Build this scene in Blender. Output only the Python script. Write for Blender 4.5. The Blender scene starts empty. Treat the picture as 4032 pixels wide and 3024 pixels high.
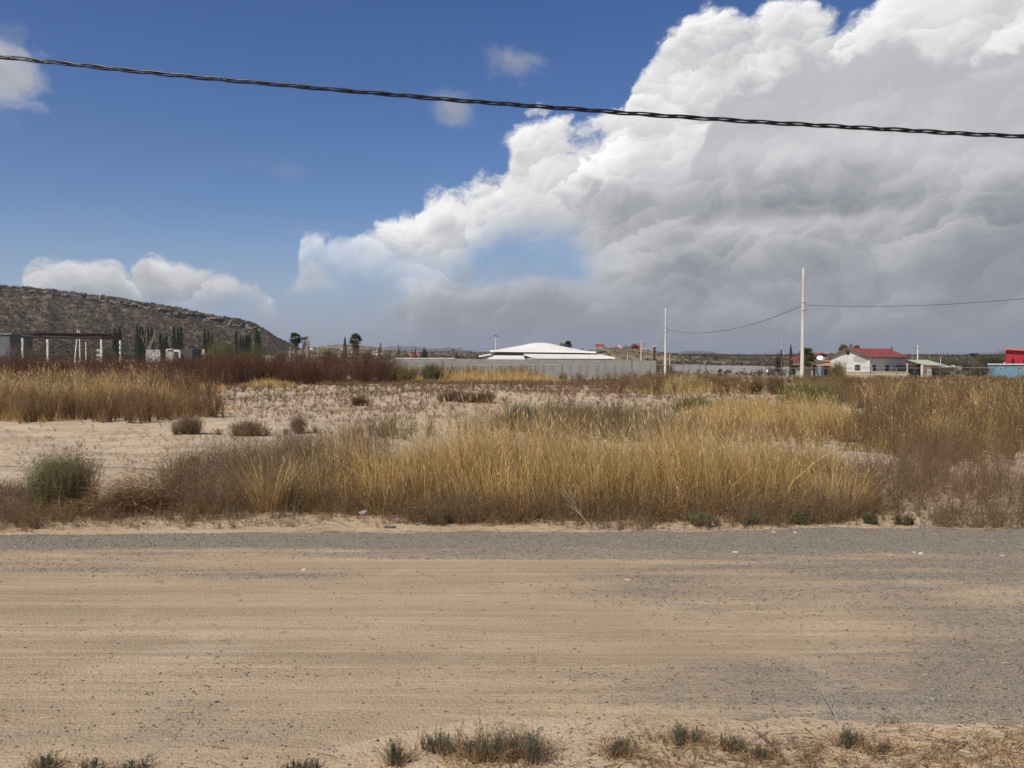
import bpy, math, random
import numpy as np
from mathutils import Vector, Matrix

scene = bpy.context.scene
COL = scene.collection
rng = np.random.default_rng(7)
random.seed(7)

# ---------------------------------------------------------------- camera
F = 3030.0                     # focal length in pixels of the 4032 px wide photograph
HOR = 1412.0                   # row of the level horizon
PITCH = math.atan((1512 - HOR) / F)
CAM_H = 1.6
cam_d = bpy.data.cameras.new("camera")
cam = bpy.data.objects.new("camera", cam_d)
COL.objects.link(cam)
cam.location = (0, 0, CAM_H)
cam.rotation_euler = (math.pi / 2 - PITCH, 0, 0)
cam_d.sensor_width = 36.0
cam_d.lens = 36.0 * F / 4032.0
cam_d.clip_start = 0.1
cam_d.clip_end = 30000
scene.camera = cam
scene.render.resolution_x, scene.render.resolution_y = 1024, 768

def ray(px, row):
    a, b = (px - 2016) / F, (1512 - row) / F
    c, s = math.cos(PITCH), math.sin(PITCH)
    return Vector((a, c + b * s, -s + b * c))

def W(px, row, Y):
    d = ray(px, row)
    k = Y / d.y
    return Vector((d.x * k, Y, CAM_H + d.z * k))

def AE(px, row):
    d = ray(px, row)
    return math.atan2(d.x, d.y), d.z / math.hypot(d.x, d.y)

# ---------------------------------------------------------------- light, exposure
SUN_DIR = Vector((-0.50, -0.62, 0.84)).normalized()      # towards the sun
sun_el = math.asin(SUN_DIR.z)
sun_d = bpy.data.lights.new("sun", 'SUN')
sun_d.energy = 4.7
sun_d.angle = math.radians(0.55)
sun_d.color = (1.0, 0.93, 0.82)
sun = bpy.data.objects.new("sun", sun_d)
COL.objects.link(sun)
sun.rotation_euler = SUN_DIR.to_track_quat('Z', 'Y').to_euler()
scene.view_settings.view_transform = 'Standard'
scene.view_settings.look = 'None'
scene.view_settings.exposure = 0
scene.view_settings.gamma = 1

# ---------------------------------------------------------------- node helpers
class NB:
    """tiny wrapper that builds maths node chains"""
    def __init__(s, tree):
        s.t = tree; s.n = tree.nodes; s.l = tree.links
    def put(s, sock, v):
        if isinstance(v, (int, float)): sock.default_value = v
        elif isinstance(v, (tuple, list)):
            sock.default_value = tuple(v) + ((1.0,) if len(sock.default_value) == 4 and len(v) == 3 else ())
        else: s.l.new(v, sock)
    def m(s, op, a, b=0.0, c=0.0, clamp=False):
        n = s.n.new('ShaderNodeMath'); n.operation = op; n.use_clamp = clamp
        s.put(n.inputs[0], a); s.put(n.inputs[1], b); s.put(n.inputs[2], c)
        return n.outputs[0]
    def add(s, a, b): return s.m('ADD', a, b)
    def sub(s, a, b): return s.m('SUBTRACT', a, b)
    def mul(s, a, b): return s.m('MULTIPLY', a, b)
    def mx(s, a, b): return s.m('MAXIMUM', a, b)
    def mn(s, a, b): return s.m('MINIMUM', a, b)
    def ss(s, x, lo, hi, a=0.0, b=1.0):
        n = s.n.new('ShaderNodeMapRange'); n.interpolation_type = 'SMOOTHSTEP'
        s.put(n.inputs[0], x)
        for i, v in enumerate((lo, hi, a, b)): s.put(n.inputs[i + 1], v)
        return n.outputs[0]
    def lin(s, x, lo, hi, a=0.0, b=1.0):
        n = s.n.new('ShaderNodeMapRange')
        s.put(n.inputs[0], x)
        for i, v in enumerate((lo, hi, a, b)): s.put(n.inputs[i + 1], v)
        return n.outputs[0]
    def mix(s, f, a, b, mode='MIX'):
        n = s.n.new('ShaderNodeMix'); n.data_type = 'RGBA'; n.blend_type = mode
        s.put(n.inputs[0], f); s.put(n.inputs[6], a); s.put(n.inputs[7], b)
        return n.outputs[2]
    def xyz(s, x, y, z):
        n = s.n.new('ShaderNodeCombineXYZ')
        for i, v in enumerate((x, y, z)): s.put(n.inputs[i], v)
        return n.outputs[0]
    def noise(s, vec, scale, detail=4, rough=0.5, dist=0.0, typ='FBM', out=0, dim='3D'):
        n = s.n.new('ShaderNodeTexNoise'); n.noise_type = typ; n.noise_dimensions = dim
        s.put(n.inputs['Vector'], vec); n.inputs['Scale'].default_value = scale
        n.inputs['Detail'].default_value = detail; n.inputs['Roughness'].default_value = rough
        n.inputs['Distortion'].default_value = dist
        return n.outputs[out]
    def vor(s, vec, scale, detail=2, rough=0.5, feature='F1', smooth=0.6, norm=True, out=0, dim='3D'):
        n = s.n.new('ShaderNodeTexVoronoi'); n.feature = feature; n.voronoi_dimensions = dim
        if hasattr(n, 'normalize'): n.normalize = norm
        s.put(n.inputs['Vector'], vec); n.inputs['Scale'].default_value = scale
        n.inputs['Detail'].default_value = detail; n.inputs['Roughness'].default_value = rough
        if feature == 'SMOOTH_F1': n.inputs['Smoothness'].default_value = smooth
        return n.outputs[out]
    def vmath(s, op, a, b):
        n = s.n.new('ShaderNodeVectorMath'); n.operation = op
        s.put(n.inputs[0], a); s.put(n.inputs[1], b)
        return n.outputs[0]
    def curve(s, x, pts, x0, x1, y0, y1):
        """piecewise curve through pts (x, y) given in real units"""
        n = s.n.new('ShaderNodeFloatCurve')
        cv = n.mapping.curves[0]
        q = [((px - x0) / (x1 - x0), (py - y0) / (y1 - y0)) for px, py in pts]
        cv.points[0].location = q[0]; cv.points[1].location = q[-1]
        for p in q[1:-1]: cv.points.new(*p)
        n.mapping.use_clip = True
        n.mapping.update()
        s.put(n.inputs[1], s.lin(x, x0, x1))
        return s.lin(n.outputs[0], 0.0, 1.0, y0, y1)

# ---------------------------------------------------------------- sky with clouds
world = bpy.data.worlds.new("World")
scene.world = world
world.use_nodes = True
wt = world.node_tree
wt.nodes.clear()
B = NB(wt)
wout = wt.nodes.new('ShaderNodeOutputWorld')
wbg = wt.nodes.new('ShaderNodeBackground')
wt.links.new(wbg.outputs[0], wout.inputs[0])
SKY_STR = 0.085
wbg.inputs['Strength'].default_value = SKY_STR
sky = wt.nodes.new('ShaderNodeTexSky')
sky.sky_type = 'NISHITA'
sky.sun_disc = False
sky.sun_elevation = sun_el
sky.sun_rotation = math.atan2(SUN_DIR.x, SUN_DIR.y)
sky.altitude = 1200
sky.air_density = 1.0
sky.dust_density = 0.6
sky.ozone_density = 3.0
tc = wt.nodes.new('ShaderNodeTexCoord')
sp = wt.nodes.new('ShaderNodeSeparateXYZ')
wt.links.new(tc.outputs['Generated'], sp.inputs[0])
sx, sy, sz = sp.outputs
az0 = B.m('ARCTAN2', sx, sy)
tv0 = B.m('DIVIDE', sz, B.mx(B.m('SQRT', B.add(B.mul(sx, sx), B.mul(sy, sy))), 0.02))
tv0 = B.mn(tv0, 3.0)
P0 = B.xyz(az0, tv0, 0.0)
wn = B.noise(P0, 7.0, 2, 0.5, out=1, dim='2D')
wv = B.vmath('MULTIPLY', B.vmath('SUBTRACT', wn, (0.5, 0.5, 0.5)), (0.075, 0.06, 0.0))
P = B.vmath('ADD', P0, wv)
spp = wt.nodes.new('ShaderNodeSeparateXYZ'); wt.links.new(P, spp.inputs[0])
az, tv = spp.outputs[0], spp.outputs[1]

S2 = (-0.45, 0.9)
def puffs(off, seed_scale=1.0):
    """cauliflower heads at three sizes; returns density (about 0.3..1.2) and how much each head faces the sun"""
    q = B.vmath('ADD', B.vmath('MULTIPLY', P0, (1.0, 1.25, 0)), (off[0], off[1], 0))
    w1 = B.noise(q, 9.0, 5, 0.6, out=1, dim='2D')
    q = B.vmath('ADD', q, B.vmath('MULTIPLY', B.vmath('SUBTRACT', w1, (0.5, 0.5, 0.5)), (0.085, 0.085, 0)))
    dens = None; lit = None
    for sc_, wd, wl in ((7.0, 0.62, 0.55), (17.0, 0.34, 0.42), (41.0, 0.17, 0.22)):
        v = wt.nodes.new('ShaderNodeTexVoronoi'); v.voronoi_dimensions = '2D'; v.feature = 'F1'
        v.inputs['Scale'].default_value = sc_ * seed_scale; wt.links.new(q, v.inputs['Vector'])
        d = v.outputs['Distance']; c_ = wt.nodes.new('ShaderNodeSeparateXYZ')
        wt.links.new(B.vmath('SUBTRACT', q, v.outputs['Position']), c_.inputs[0])
        k = sc_ * seed_scale
        l = B.add(B.mul(c_.outputs[0], S2[0] * k), B.mul(c_.outputs[1], S2[1] * k))
        l = B.mul(l, B.ss(d, 0.30, 0.75, 1.0, 0.25))
        dd = B.mul(B.sub(0.42, d), wd); l = B.mul(l, wl)
        dens = dd if dens is None else B.add(dens, dd); lit = l if lit is None else B.add(lit, l)
    f = B.mul(B.sub(B.noise(q, 60.0, 4, 0.65, dim='2D'), 0.5), 0.34)
    f2 = B.mul(B.sub(B.noise(q, 4.0, 3, 0.5, dim='2D'), 0.5), 0.45)
    return B.add(B.add(dens, 0.76), B.add(f, f2)), B.add(lit, B.mul(f, 0.35))
nA, reA = puffs((0, 0))
nB, reB = puffs((5.3, 2.1), 0.92)

def ell(px, row, rx, ry, src=None):
    a, t = AE(px, row)
    da = B.mul(B.sub(az, a), F / rx); dt = B.mul(B.sub(tv, t), F / ry)
    return B.sub(1.0, B.m('SQRT', B.add(B.mul(da, da), B.mul(dt, dt))))

def edge(pts, scale=0.06):
    """positive below the polyline given in photo pixels"""
    q = [AE(px, r) for px, r in pts]
    lo, hi = q[0][0], q[-1][0]
    c = B.curve(az, q, lo, hi, -0.3, 1.2)
    return B.m('DIVIDE', B.sub(c, tv), scale)

def maxall(*e):
    r = e[0]
    for k in e[1:]: r = B.mx(r, k)
    return r

def layer(under, field, n, re, amp, hard, top, bot, fall, relief, opac=1.0, cut=None, tint_lo=(0.84, 0.87, 0.95), tint_hi=(1, 0.985, 0.97)):
    """composite one cloud over `under`; field is 0 on the upper outline and grows inwards, cut fades it out below"""
    nn = B.mul(B.sub(n, 0.76), amp)
    D = B.add(field, nn)
    al = B.ss(D, 0.0, hard)
    if cut is not None:
        al = B.mul(al, B.ss(B.add(cut, B.mul(nn, 0.8)), -1.0, 1.0))
    al = B.mul(al, opac)
    depth = B.lin(D, 0.0, fall)
    depth = B.m('POWER', depth, 0.8)
    L = B.lin(depth, 0.0, 1.0, top, bot)
    L = B.add(L, B.mul(B.mul(re, relief), B.lin(depth, 0.0, 1.0, 1.0, 0.3)))
    L = B.mx(L, bot * 0.85)
    f = B.lin(L, 0.3, 0.9)
    colr = B.mix(f, tint_lo, tint_hi)
    colr = B.mix(1.0, colr, B.xyz(L, L, L), 'MULTIPLY')
    return B.mix(al, under, colr)

def above(row, s, px=2600):
    return B.m('DIVIDE', B.sub(tv, AE(px, row)[1]), s)

K = 1.0 / SKY_STR
sk = B.mix(1.0, sky.outputs[0], (SKY_STR, SKY_STR, SKY_STR), 'MULTIPLY')
# polarised, saturated blue: deepens upwards
tint = B.mix(B.ss(tv0, 0.02, 0.5), (1.0, 0.98, 1.02), (0.62, 0.80, 1.10))
sk = B.mix(1.0, sk, tint, 'MULTIPLY')
sk = B.mix(1.0, sk, (0.90, 0.98, 1.04), 'MULTIPLY')

# low pale band of distant humid air, thicker to the right
hz = B.mul(B.ss(tv0, 0.19, 0.0), B.lin(az0, -0.6, 0.1, 0.65, 1.0))
hzc = B.mix(B.lin(az0, -0.5, 0.5), (0.38, 0.43, 0.54), (0.27, 0.295, 0.35))
sk = B.mix(hz, sk, hzc)

# wisps
w = maxall(ell(2060, 200, 150, 110), ell(1760, 385, 130, 110), ell(-20, 260, 130, 200))
sk = layer(sk, w, nB, reB, 1.8, 1.3, 0.55, 0.46, 1.0, 0.1, 0.70)
sk = layer(sk, maxall(ell(-60, 270, 190, 200)), nA, reA, 1.3, 0.8, 0.66, 0.50, 1.0, 0.3, 0.85)
w = maxall(ell(1160, 690, 90, 45), ell(1020, 640, 60, 35), ell(260, 860, 260, 70), ell(1230, 930, 100, 40))
sk = layer(sk, w, nA, reA, 1.8, 1.8, 0.42, 0.38, 1.0, 0.1, 0.35)

# lower grey deck across the right two thirds
deck = edge([(-2500, 1290), (-300, 1270), (900, 1240), (1150, 1200), (1400, 1150), (1560, 1060), (1700, 1020), (2000, 1050), (2150, 1020), (2350, 960), (2500, 860), (4300, 700), (8000, 700)], 0.07)
sk = layer(sk, deck, nA, reA, 1.5, 1.6, 0.52, 0.40, 2.0, 0.4, 0.88)
# big bright cumulus
big = edge([(-2500, 1500), (1000, 1400), (1180, 1000), (1235, 880), (1400, 885), (1560, 825), (1660, 740), (1800, 715), (1950, 655), (2010, 560), (2150, 505), (2300, 455), (2400, 395),
            (2470, 340), (2505, 200), (2620, 105), (2820, 70), (2920, 100), (3050, 30), (3180, 10), (3300, 90), (3420, 50), (3560, -110), (4300, -400), (8000, -900)], 0.06)
bot_t = B.curve(az, [AE(*p) for p in ((-2500, 1000), (1200, 990), (1400, 1020), (1600, 1080), (1750, 1090), (1880, 960), (2050, 920), (2250, 935), (2400, 1050), (2600, 1200), (4300, 1200), (8000, 1200))], AE(-2500, 1000)[0], AE(8000, 800)[0], -0.3, 1.2)
cut = B.m('DIVIDE', B.sub(tv, bot_t), 0.045)
sk = layer(sk, big, nB, reB, 1.35, 0.38, 0.93, 0.55, 5.0, 0.72, 1.0, cut)
# puffs lower on the left flank
lp = edge([(-2500, 1500), (1500, 1400), (1640, 900), (1700, 830), (1800, 850), (1900, 760), (2050, 700), (2200, 660), (2350, 600), (2500, 620), (2560, 760), (2620, 1300), (8000, 1500)], 0.06)
sk = layer(sk, lp, nA, reA, 1.2, 0.7, 0.78, 0.31, 2.4, 0.7, 0.92, above(900, 0.03, 2000))
# front shelf of the big cloud, in its own shade
fr = edge([(-2500, 1500), (2300, 1400), (2500, 1150), (2720, 800), (2820, 420), (2900, 300), (3000, 240), (3110, 200), (3250, 240), (3450, 150), (3700, 170), (4300, 60), (8000, -300)], 0.06)
sk = layer(sk, fr, nA, reA, 0.95, 0.35, 0.42, 0.64, 2.6, 0.40, 0.9)
fr2 = edge([(-2500, 1500), (1500, 1400), (1900, 1100), (2150, 900), (2300, 780), (2450, 640), (2600, 560), (2750, 500), (2900, 420), (3100, 410), (3400, 450), (4300, 440), (8000, 600)], 0.06)
g2 = B.mul(B.ss(az, AE(2200, 700)[0], AE(2600, 700)[0]), 0.50)
sk = layer(sk, fr2, nB, reB, 1.1, 1.3, B.add(g2, 0.42), 0.27, 2.3, 0.50, 0.97, above(930, 0.03, 2000))
fr3 = edge([(-2500, 1500), (1900, 1400), (2200, 1150), (2420, 960), (2600, 880), (2800, 880), (3200, 850), (3500, 790), (3700, 730), (3900, 600), (4300, 420), (8000, 100)], 0.06)
sk = layer(sk, fr3, nA, reA, 1.6, 0.8, 0.66, 0.33, 1.6, 0.55, 0.92)
fr5 = edge([(-2500, 1500), (2400, 1400), (2700, 1130), (3000, 1060), (3300, 1030), (3600, 1060), (4300, 1000), (8000, 900)], 0.06)
sk = layer(sk, fr5, nB, reB, 1.5, 1.1, 0.50, 0.32, 1.6, 0.42, 0.85)
fr4 = edge([(-2500, 1500), (1500, 1400), (1750, 1040), (2000, 1060), (2200, 1010), (2400, 1000), (2520, 1080), (2650, 1120), (2900, 1160), (3500, 1160), (4300, 1120), (8000, 900)], 0.06)
sk = layer(sk, fr4, nB, reB, 1.4, 1.0, 0.66, 0.37, 1.3, 0.6, 0.9)
fr6 = edge([(-2500, 1500), (1300, 1400), (1560, 1180), (1800, 1150), (2050, 1200), (2400, 1170), (2650, 1120), (2760, 1150), (2900, 1230), (4300, 1250), (8000, 1200)], 0.06)
sk = layer(sk, fr6, nA, reA, 1.5, 1.2, 0.50, 0.35, 1.3, 0.45, 0.7)
# cumulus over the mesa
lbase = above(1190, 0.025, 500)
lc2 = edge([(-2500, 1500), (470, 1450), (545, 1120), (600, 985), (680, 990), (760, 1060), (860, 1085), (940, 1120), (1020, 1200), (1150, 1400), (8000, 1500)], 0.05)
sk = layer(sk, lc2, nB, reB, 1.5, 0.35, 0.76, 0.38, 2.6, 0.75, 1.0, lbase)
lc = edge([(-2500, 1500), (-200, 1400), (-60, 1090), (80, 1060), (130, 970), (260, 925), (380, 960), (480, 1020), (545, 1100), (600, 1400), (8000, 1500)], 0.05)
sk = layer(sk, lc, nA, reA, 1.5, 0.4, 0.70, 0.31, 2.4, 0.65, 1.0, lbase)
sc = edge([(-2500, 1500), (950, 1400), (1090, 1120), (1170, 1055), (1270, 1060), (1340, 1115), (1500, 1400), (8000, 1500)], 0.05)
sk = layer(sk, sc, nA, reA, 0.7, 0.4, 0.72, 0.36, 1.6, 0.3, 0.95, above(1105, 0.02, 1200))
# haze in front of the lowest clouds
h2 = B.ss(tv0, 0.10, -0.03, 0.0, 0.85)
sk = B.mix(h2, sk, B.mix(B.lin(az0, -0.45, 0.35), (0.33, 0.37, 0.46), (0.25, 0.27, 0.31)))
sk = B.mix(1.0, sk, (K, K, K), 'MULTIPLY')
wt.links.new(sk, wbg.inputs['Color'])
world.cycles.sampling_method = 'MANUAL'
world.cycles.sample_map_resolution = 512

# ---------------------------------------------------------------- object helpers
def mesh_np(name, verts, tris=None, quads=None, col=None, smooth=False):
    verts = np.asarray(verts, dtype=np.float32).reshape(-1, 3)
    me = bpy.data.meshes.new(name)
    me.vertices.add(len(verts)); me.vertices.foreach_set('co', verts.ravel())
    nt = 0 if tris is None else len(tris); nq = 0 if quads is None else len(quads)
    idx, st = [], []
    if nq: idx.append(np.asarray(quads).ravel()); st.append(np.arange(nq) * 4)
    if nt: idx.append(np.asarray(tris).ravel()); st.append(nq * 4 + np.arange(nt) * 3)
    idx = np.concatenate(idx).astype(np.int32); st = np.concatenate(st).astype(np.int32)
    me.loops.add(len(idx)); me.loops.foreach_set('vertex_index', idx)
    me.polygons.add(nt + nq); me.polygons.foreach_set('loop_start', st)
    me.update(calc_edges=True)
    if col is not None:
        c = np.ones((len(verts), 4), dtype=np.float32); c[:, :3] = col
        at = me.color_attributes.new('col', 'FLOAT_COLOR', 'POINT')
        at.data.foreach_set('color', c.ravel())
    if smooth: me.polygons.foreach_set('use_smooth', np.ones(nt + nq, dtype=bool))
    return me

def link(name, me, mat=None, parent=None, loc=None):
    o = bpy.data.objects.new(name, me); COL.objects.link(o)
    if mat is not None and me is not None:
        if len(me.materials) == 0: me.materials.append(mat)
    if parent is not None: o.parent = parent
    if loc is not None: o.location = loc
    return o

def tag(o, label, cat, group=None):
    o['label'] = label; o['category'] = cat
    if group: o['group'] = group
    return o

def thing(name, label, cat, loc=(0, 0, 0), rz=0.0, group=None):
    o = bpy.data.objects.new(name, None); COL.objects.link(o)
    o.empty_display_size = 0.3
    o.location = loc; o.rotation_euler = (0, 0, rz)
    return tag(o, label, cat, group)

def copy_tree(o, parent=None):
    c = o.copy(); COL.objects.link(c); c.parent = parent
    for ch in o.children: copy_tree(ch, c)
    return c

class MB:
    """collects boxes, bars and prisms into one mesh"""
    def __init__(s): s.v = []; s.f = []
    def poly(s, pts, faces):
        k = len(s.v); s.v += [tuple(p) for p in pts]; s.f += [tuple(i + k for i in f) for f in faces]
    def box(s, x0, x1, y0, y1, z0, z1):
        s.poly([(x0, y0, z0), (x1, y0, z0), (x1, y1, z0), (x0, y1, z0), (x0, y0, z1), (x1, y0, z1), (x1, y1, z1), (x0, y1, z1)],
               [(0, 3, 2, 1), (4, 5, 6, 7), (0, 1, 5, 4), (1, 2, 6, 5), (2, 3, 7, 6), (3, 0, 4, 7)])
    def hexa(s, p8):
        s.poly(p8, [(0, 3, 2, 1), (4, 5, 6, 7), (0, 1, 5, 4), (1, 2, 6, 5), (2, 3, 7, 6), (3, 0, 4, 7)])
    def tube(s, pts, r, n=8, cap=True):
        """r is a number or one per point"""
        pts = [Vector(p) for p in pts]
        if isinstance(r, (int, float)): r = [r] * len(pts)
        k = len(s.v); up = Vector((0, 0, 1)); ring = []
        for i, p in enumerate(pts):
            t = (pts[min(i + 1, len(pts) - 1)] - pts[max(i - 1, 0)]).normalized()
            a = t.cross(up if abs(t.z) < 0.95 else Vector((1, 0, 0))).normalized(); b = t.cross(a).normalized()
            for j in range(n):
                q = 2 * math.pi * j / n
                s.v.append(tuple(p + (a * math.cos(q) + b * math.sin(q)) * r[i]))
        for i in range(len(pts) - 1):
            for j in range(n):
                a0 = k + i * n + j; a1 = k + i * n + (j + 1) % n
                s.f.append((a0, a0 + n, a1 + n, a1))
        if cap:
            s.f.append(tuple(k + j for j in range(n)))
            s.f.append(tuple(k + (len(pts) - 1) * n + j for j in reversed(range(n))))
    def build(s, name, mat, parent=None, smooth=False, bevel=0.0):
        me = bpy.data.meshes.new(name)
        me.from_pydata(s.v, [], s.f); me.update()
        if smooth:
            me.polygons.foreach_set('use_smooth', [len(p.vertices) <= 4 for p in me.polygons])
        o = link(name, me, mat, parent)
        if bevel:
            m = o.modifiers.new('bevel', 'BEVEL'); m.width = bevel; m.segments = 2; m.limit_method = 'ANGLE'
        return o

def new_mat(name):
    m = bpy.data.materials.new(name); m.use_nodes = True
    t = m.node_tree; t.nodes.clear()
    b = NB(t)
    out = t.nodes.new('ShaderNodeOutputMaterial')
    bs = t.nodes.new('ShaderNodeBsdfPrincipled')
    t.links.new(bs.outputs[0], out.inputs[0])
    return m, b, bs, out

def pos(b):
    g = b.n.new('ShaderNodeNewGeometry'); return g.outputs['Position']
def objc(b):
    g = b.n.new('ShaderNodeTexCoord'); return g.outputs['Object']
def bump(b, h, strength, dist, bs):
    n = b.n.new('ShaderNodeBump'); n.inputs['Strength'].default_value = strength
    n.inputs['Distance'].default_value = dist
    b.put(n.inputs['Height'], h); b.l.new(n.outputs[0], bs.inputs['Normal'])

def plain(name, c, c2=None, scale=3.0, rough=0.8, bumpd=0.0, spec=0.3, metal=0.0, streak=None):
    m, b, bs, _ = new_mat(name)
    c2 = c2 or tuple(x * 0.75 for x in c)
    p = objc(b)
    if streak: p = b.vmath('MULTIPLY', p, streak)
    n = b.noise(p, scale, 5, 0.6)
    f = b.ss(n, 0.35, 0.68)
    b.put(bs.inputs['Base Color'], b.mix(f, c, c2))
    bs.inputs['Roughness'].default_value = rough
    bs.inputs['Specular IOR Level'].default_value = spec
    bs.inputs['Metallic'].default_value = metal
    if bumpd: bump(b, b.noise(p, scale * 6, 4, 0.6), 0.6, bumpd, bs)
    return m

def leafy(name, trans=0.42, rough=0.75):
    """plants take their own colour from the mesh: every blade and leaf has its own"""
    m, b, bs, out = new_mat(name)
    a = b.n.new('ShaderNodeAttribute'); a.attribute_name = 'col'
    b.put(bs.inputs['Base Color'], a.outputs[0])
    bs.inputs['Roughness'].default_value = rough
    bs.inputs['Specular IOR Level'].default_value = 0.25
    tr = b.n.new('ShaderNodeBsdfTranslucent'); b.l.new(a.outputs[0], tr.inputs[0])
    mx = b.n.new('ShaderNodeMixShader'); mx.inputs[0].default_value = trans
    b.l.new(bs.outputs[0], mx.inputs[1]); b.l.new(tr.outputs[0], mx.inputs[2])
    b.l.new(mx.outputs[0], out.inputs[0])
    return m
M_LEAF = leafy('plant')

# ---------------------------------------------------------------- noise for layout
def _h(ix, iy, s):
    v = np.sin(ix * 127.1 + iy * 311.7 + s * 74.7) * 43758.5453
    return v - np.floor(v)
def vnoise(x, y, s=0.0):
    ix, iy = np.floor(x), np.floor(y); fx, fy = x - ix, y - iy
    fx = fx * fx * (3 - 2 * fx); fy = fy * fy * (3 - 2 * fy)
    return ((_h(ix, iy, s) * (1 - fx) + _h(ix + 1, iy, s) * fx) * (1 - fy) +
            (_h(ix, iy + 1, s) * (1 - fx) + _h(ix + 1, iy + 1, s) * fx) * fy)
def fbm(x, y, oct=4, s=0.0):
    r = 0.0; a = 0.5; t = 0.0
    for i in range(oct):
        r = r + a * vnoise(x, y, s + i * 3.1); t += a; a *= 0.5; x = x * 2.03 + 5.2; y = y * 2.03 + 1.7
    return r / t
def sst(x, a, b):
    t = np.clip((x - a) / (b - a), 0, 1); return t * t * (3 - 2 * t)

# ---------------------------------------------------------------- terrain
def gz(x, y):
    x = np.asarray(x, dtype=float); y = np.asarray(y, dtype=float)
    u = x / np.maximum(y, 5.0)
    z = np.interp(y, [0, 45, 60, 75, 95, 150, 300], [0, 0, -0.25, -0.5, -0.95, -2.0, -1.6])
    zf = np.interp(u, [-0.6, -0.27, -0.13, 0.0, 0.12, 0.22, 0.31, 0.7], [14, 11.2, 9.0, 7.4, 5.6, 4.2, 3.7, 3.6])
    k = sst(y, 260, 850)
    z = z * (1 - k) + zf * k
    z = z + 0 * x
    far = np.clip((y - 900) / 4000, 0, 1) * 6.0
    z = z + far * sst(y, 900, 2000)
    # knoll with the red houses, low hill behind the palms
    z = z + 7.2 * np.exp(-((x - 62) / 27.0) ** 2 - ((y - 430) / 60.0) ** 2)
    z = z + 3.2 * np.exp(-((x - 20) / 32.0) ** 2 - ((y - 440) / 60.0) ** 2)
    z = z + 2.6 * np.exp(-((x - 105) / 22.0) ** 2 - ((y - 430) / 60.0) ** 2)
    z = z + 14.5 * np.exp(-(np.abs(x + 262) / 62.0) ** 2.2 - ((y - 1250) / 160.0) ** 2)
    n = (fbm(x * 0.02, y * 0.02, 4, 9) - 0.5) * np.interp(y, [120, 500, 2000], [0, 2.2, 4.0])
    m = sst(y, 8.2, 14) + sst(2.6 - y, 0, 4)
    und = (fbm(x * 0.35, y * 0.35, 3, 2) - 0.5) * 0.16 * m * np.interp(y, [50, 200], [1, 0])
    fine = (fbm(x * 2.5, y * 2.5, 3, 4) - 0.45) * 0.05 * sst(y, 7.3, 8.5)
    return z + n + und + fine * np.interp(y, [20, 40], [1, 0])

ys = np.concatenate([np.linspace(-60, 2, 40), np.arange(2.2, 20, 0.12), np.geomspace(20, 12000, 330)])
us = np.linspace(-1.25, 1.25, 421)
Yg, Ug = np.meshgrid(ys, us, indexing='ij')
Xg = Ug * (np.maximum(Yg, 0) + 14)
Zg = gz(Xg, Yg)
V = np.stack([Xg, Yg, Zg], -1).reshape(-1, 3)
nu = len(us)
ii, jj = np.meshgrid(np.arange(len(ys) - 1), np.arange(nu - 1), indexing='ij')
a0 = (ii * nu + jj).ravel()
ground_me = mesh_np('ground', V, quads=np.stack([a0, a0 + 1, a0 + nu + 1, a0 + nu], 1), smooth=True)

m, b, bs, _ = new_mat('dry_sandy_soil')
p = pos(b)
big = b.noise(p, 0.12, 4, 0.55)
mid = b.noise(b.vmath('MULTIPLY', p, (0.7, 1.6, 1)), 1.1, 5, 0.6)
fin = b.noise(p, 14.0, 5, 0.65)
c = b.mix(b.ss(mid, 0.36, 0.64), (0.56, 0.44, 0.30), (0.43, 0.325, 0.215))
c = b.mix(b.mul(b.ss(fin, 0.50, 0.68), 0.55), c, (0.25, 0.18, 0.12))
c = b.mix(b.mul(b.ss(big, 0.52, 0.66), 0.4), c, (0.30, 0.215, 0.14))
vy = b.n.new('ShaderNodeSeparateXYZ'); b.l.new(p, vy.inputs[0])
trodden = b.mix(b.ss(b.noise(b.vmath('MULTIPLY', p, (0.5, 3.0, 1)), 1.5, 5, 0.6), 0.35, 0.65), (0.50, 0.37, 0.235), (0.41, 0.30, 0.19))
trodden = b.mix(b.mul(b.ss(fin, 0.52, 0.66), 0.4), trodden, (0.24, 0.18, 0.12))
c = b.mix(b.mul(b.ss(b.add(vy.outputs[1], b.mul(mid, 1.2)), 9.3, 7.4), 0.8), c, trodden)
# beyond the walls the plain is scrubland: soil under dry olive cover
pf = b.vmath('MULTIPLY', p, (1.0, 0.35, 1))
sc1 = b.noise(pf, 0.07, 5, 0.62); sc2 = b.noise(pf, 0.5, 4, 0.6)
scr = b.mix(b.ss(b.add(b.mul(sc1, 0.6), b.mul(sc2, 0.4)), 0.42, 0.60), (0.26, 0.185, 0.105), (0.075, 0.068, 0.042))
c = b.mix(b.ss(vy.outputs[1], 120.0, 190.0), c, scr)
b.put(bs.inputs['Base Color'], c)
bs.inputs['Roughness'].default_value = 0.95; bs.inputs['Specular IOR Level'].default_value = 0.15
bump(b, b.add(b.mul(fin, 0.6), b.noise(p, 45.0, 3, 0.6)), 0.7, 0.02, bs)
M_SOIL = m
g = link('ground', ground_me, M_SOIL); g['kind'] = 'structure'

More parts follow.
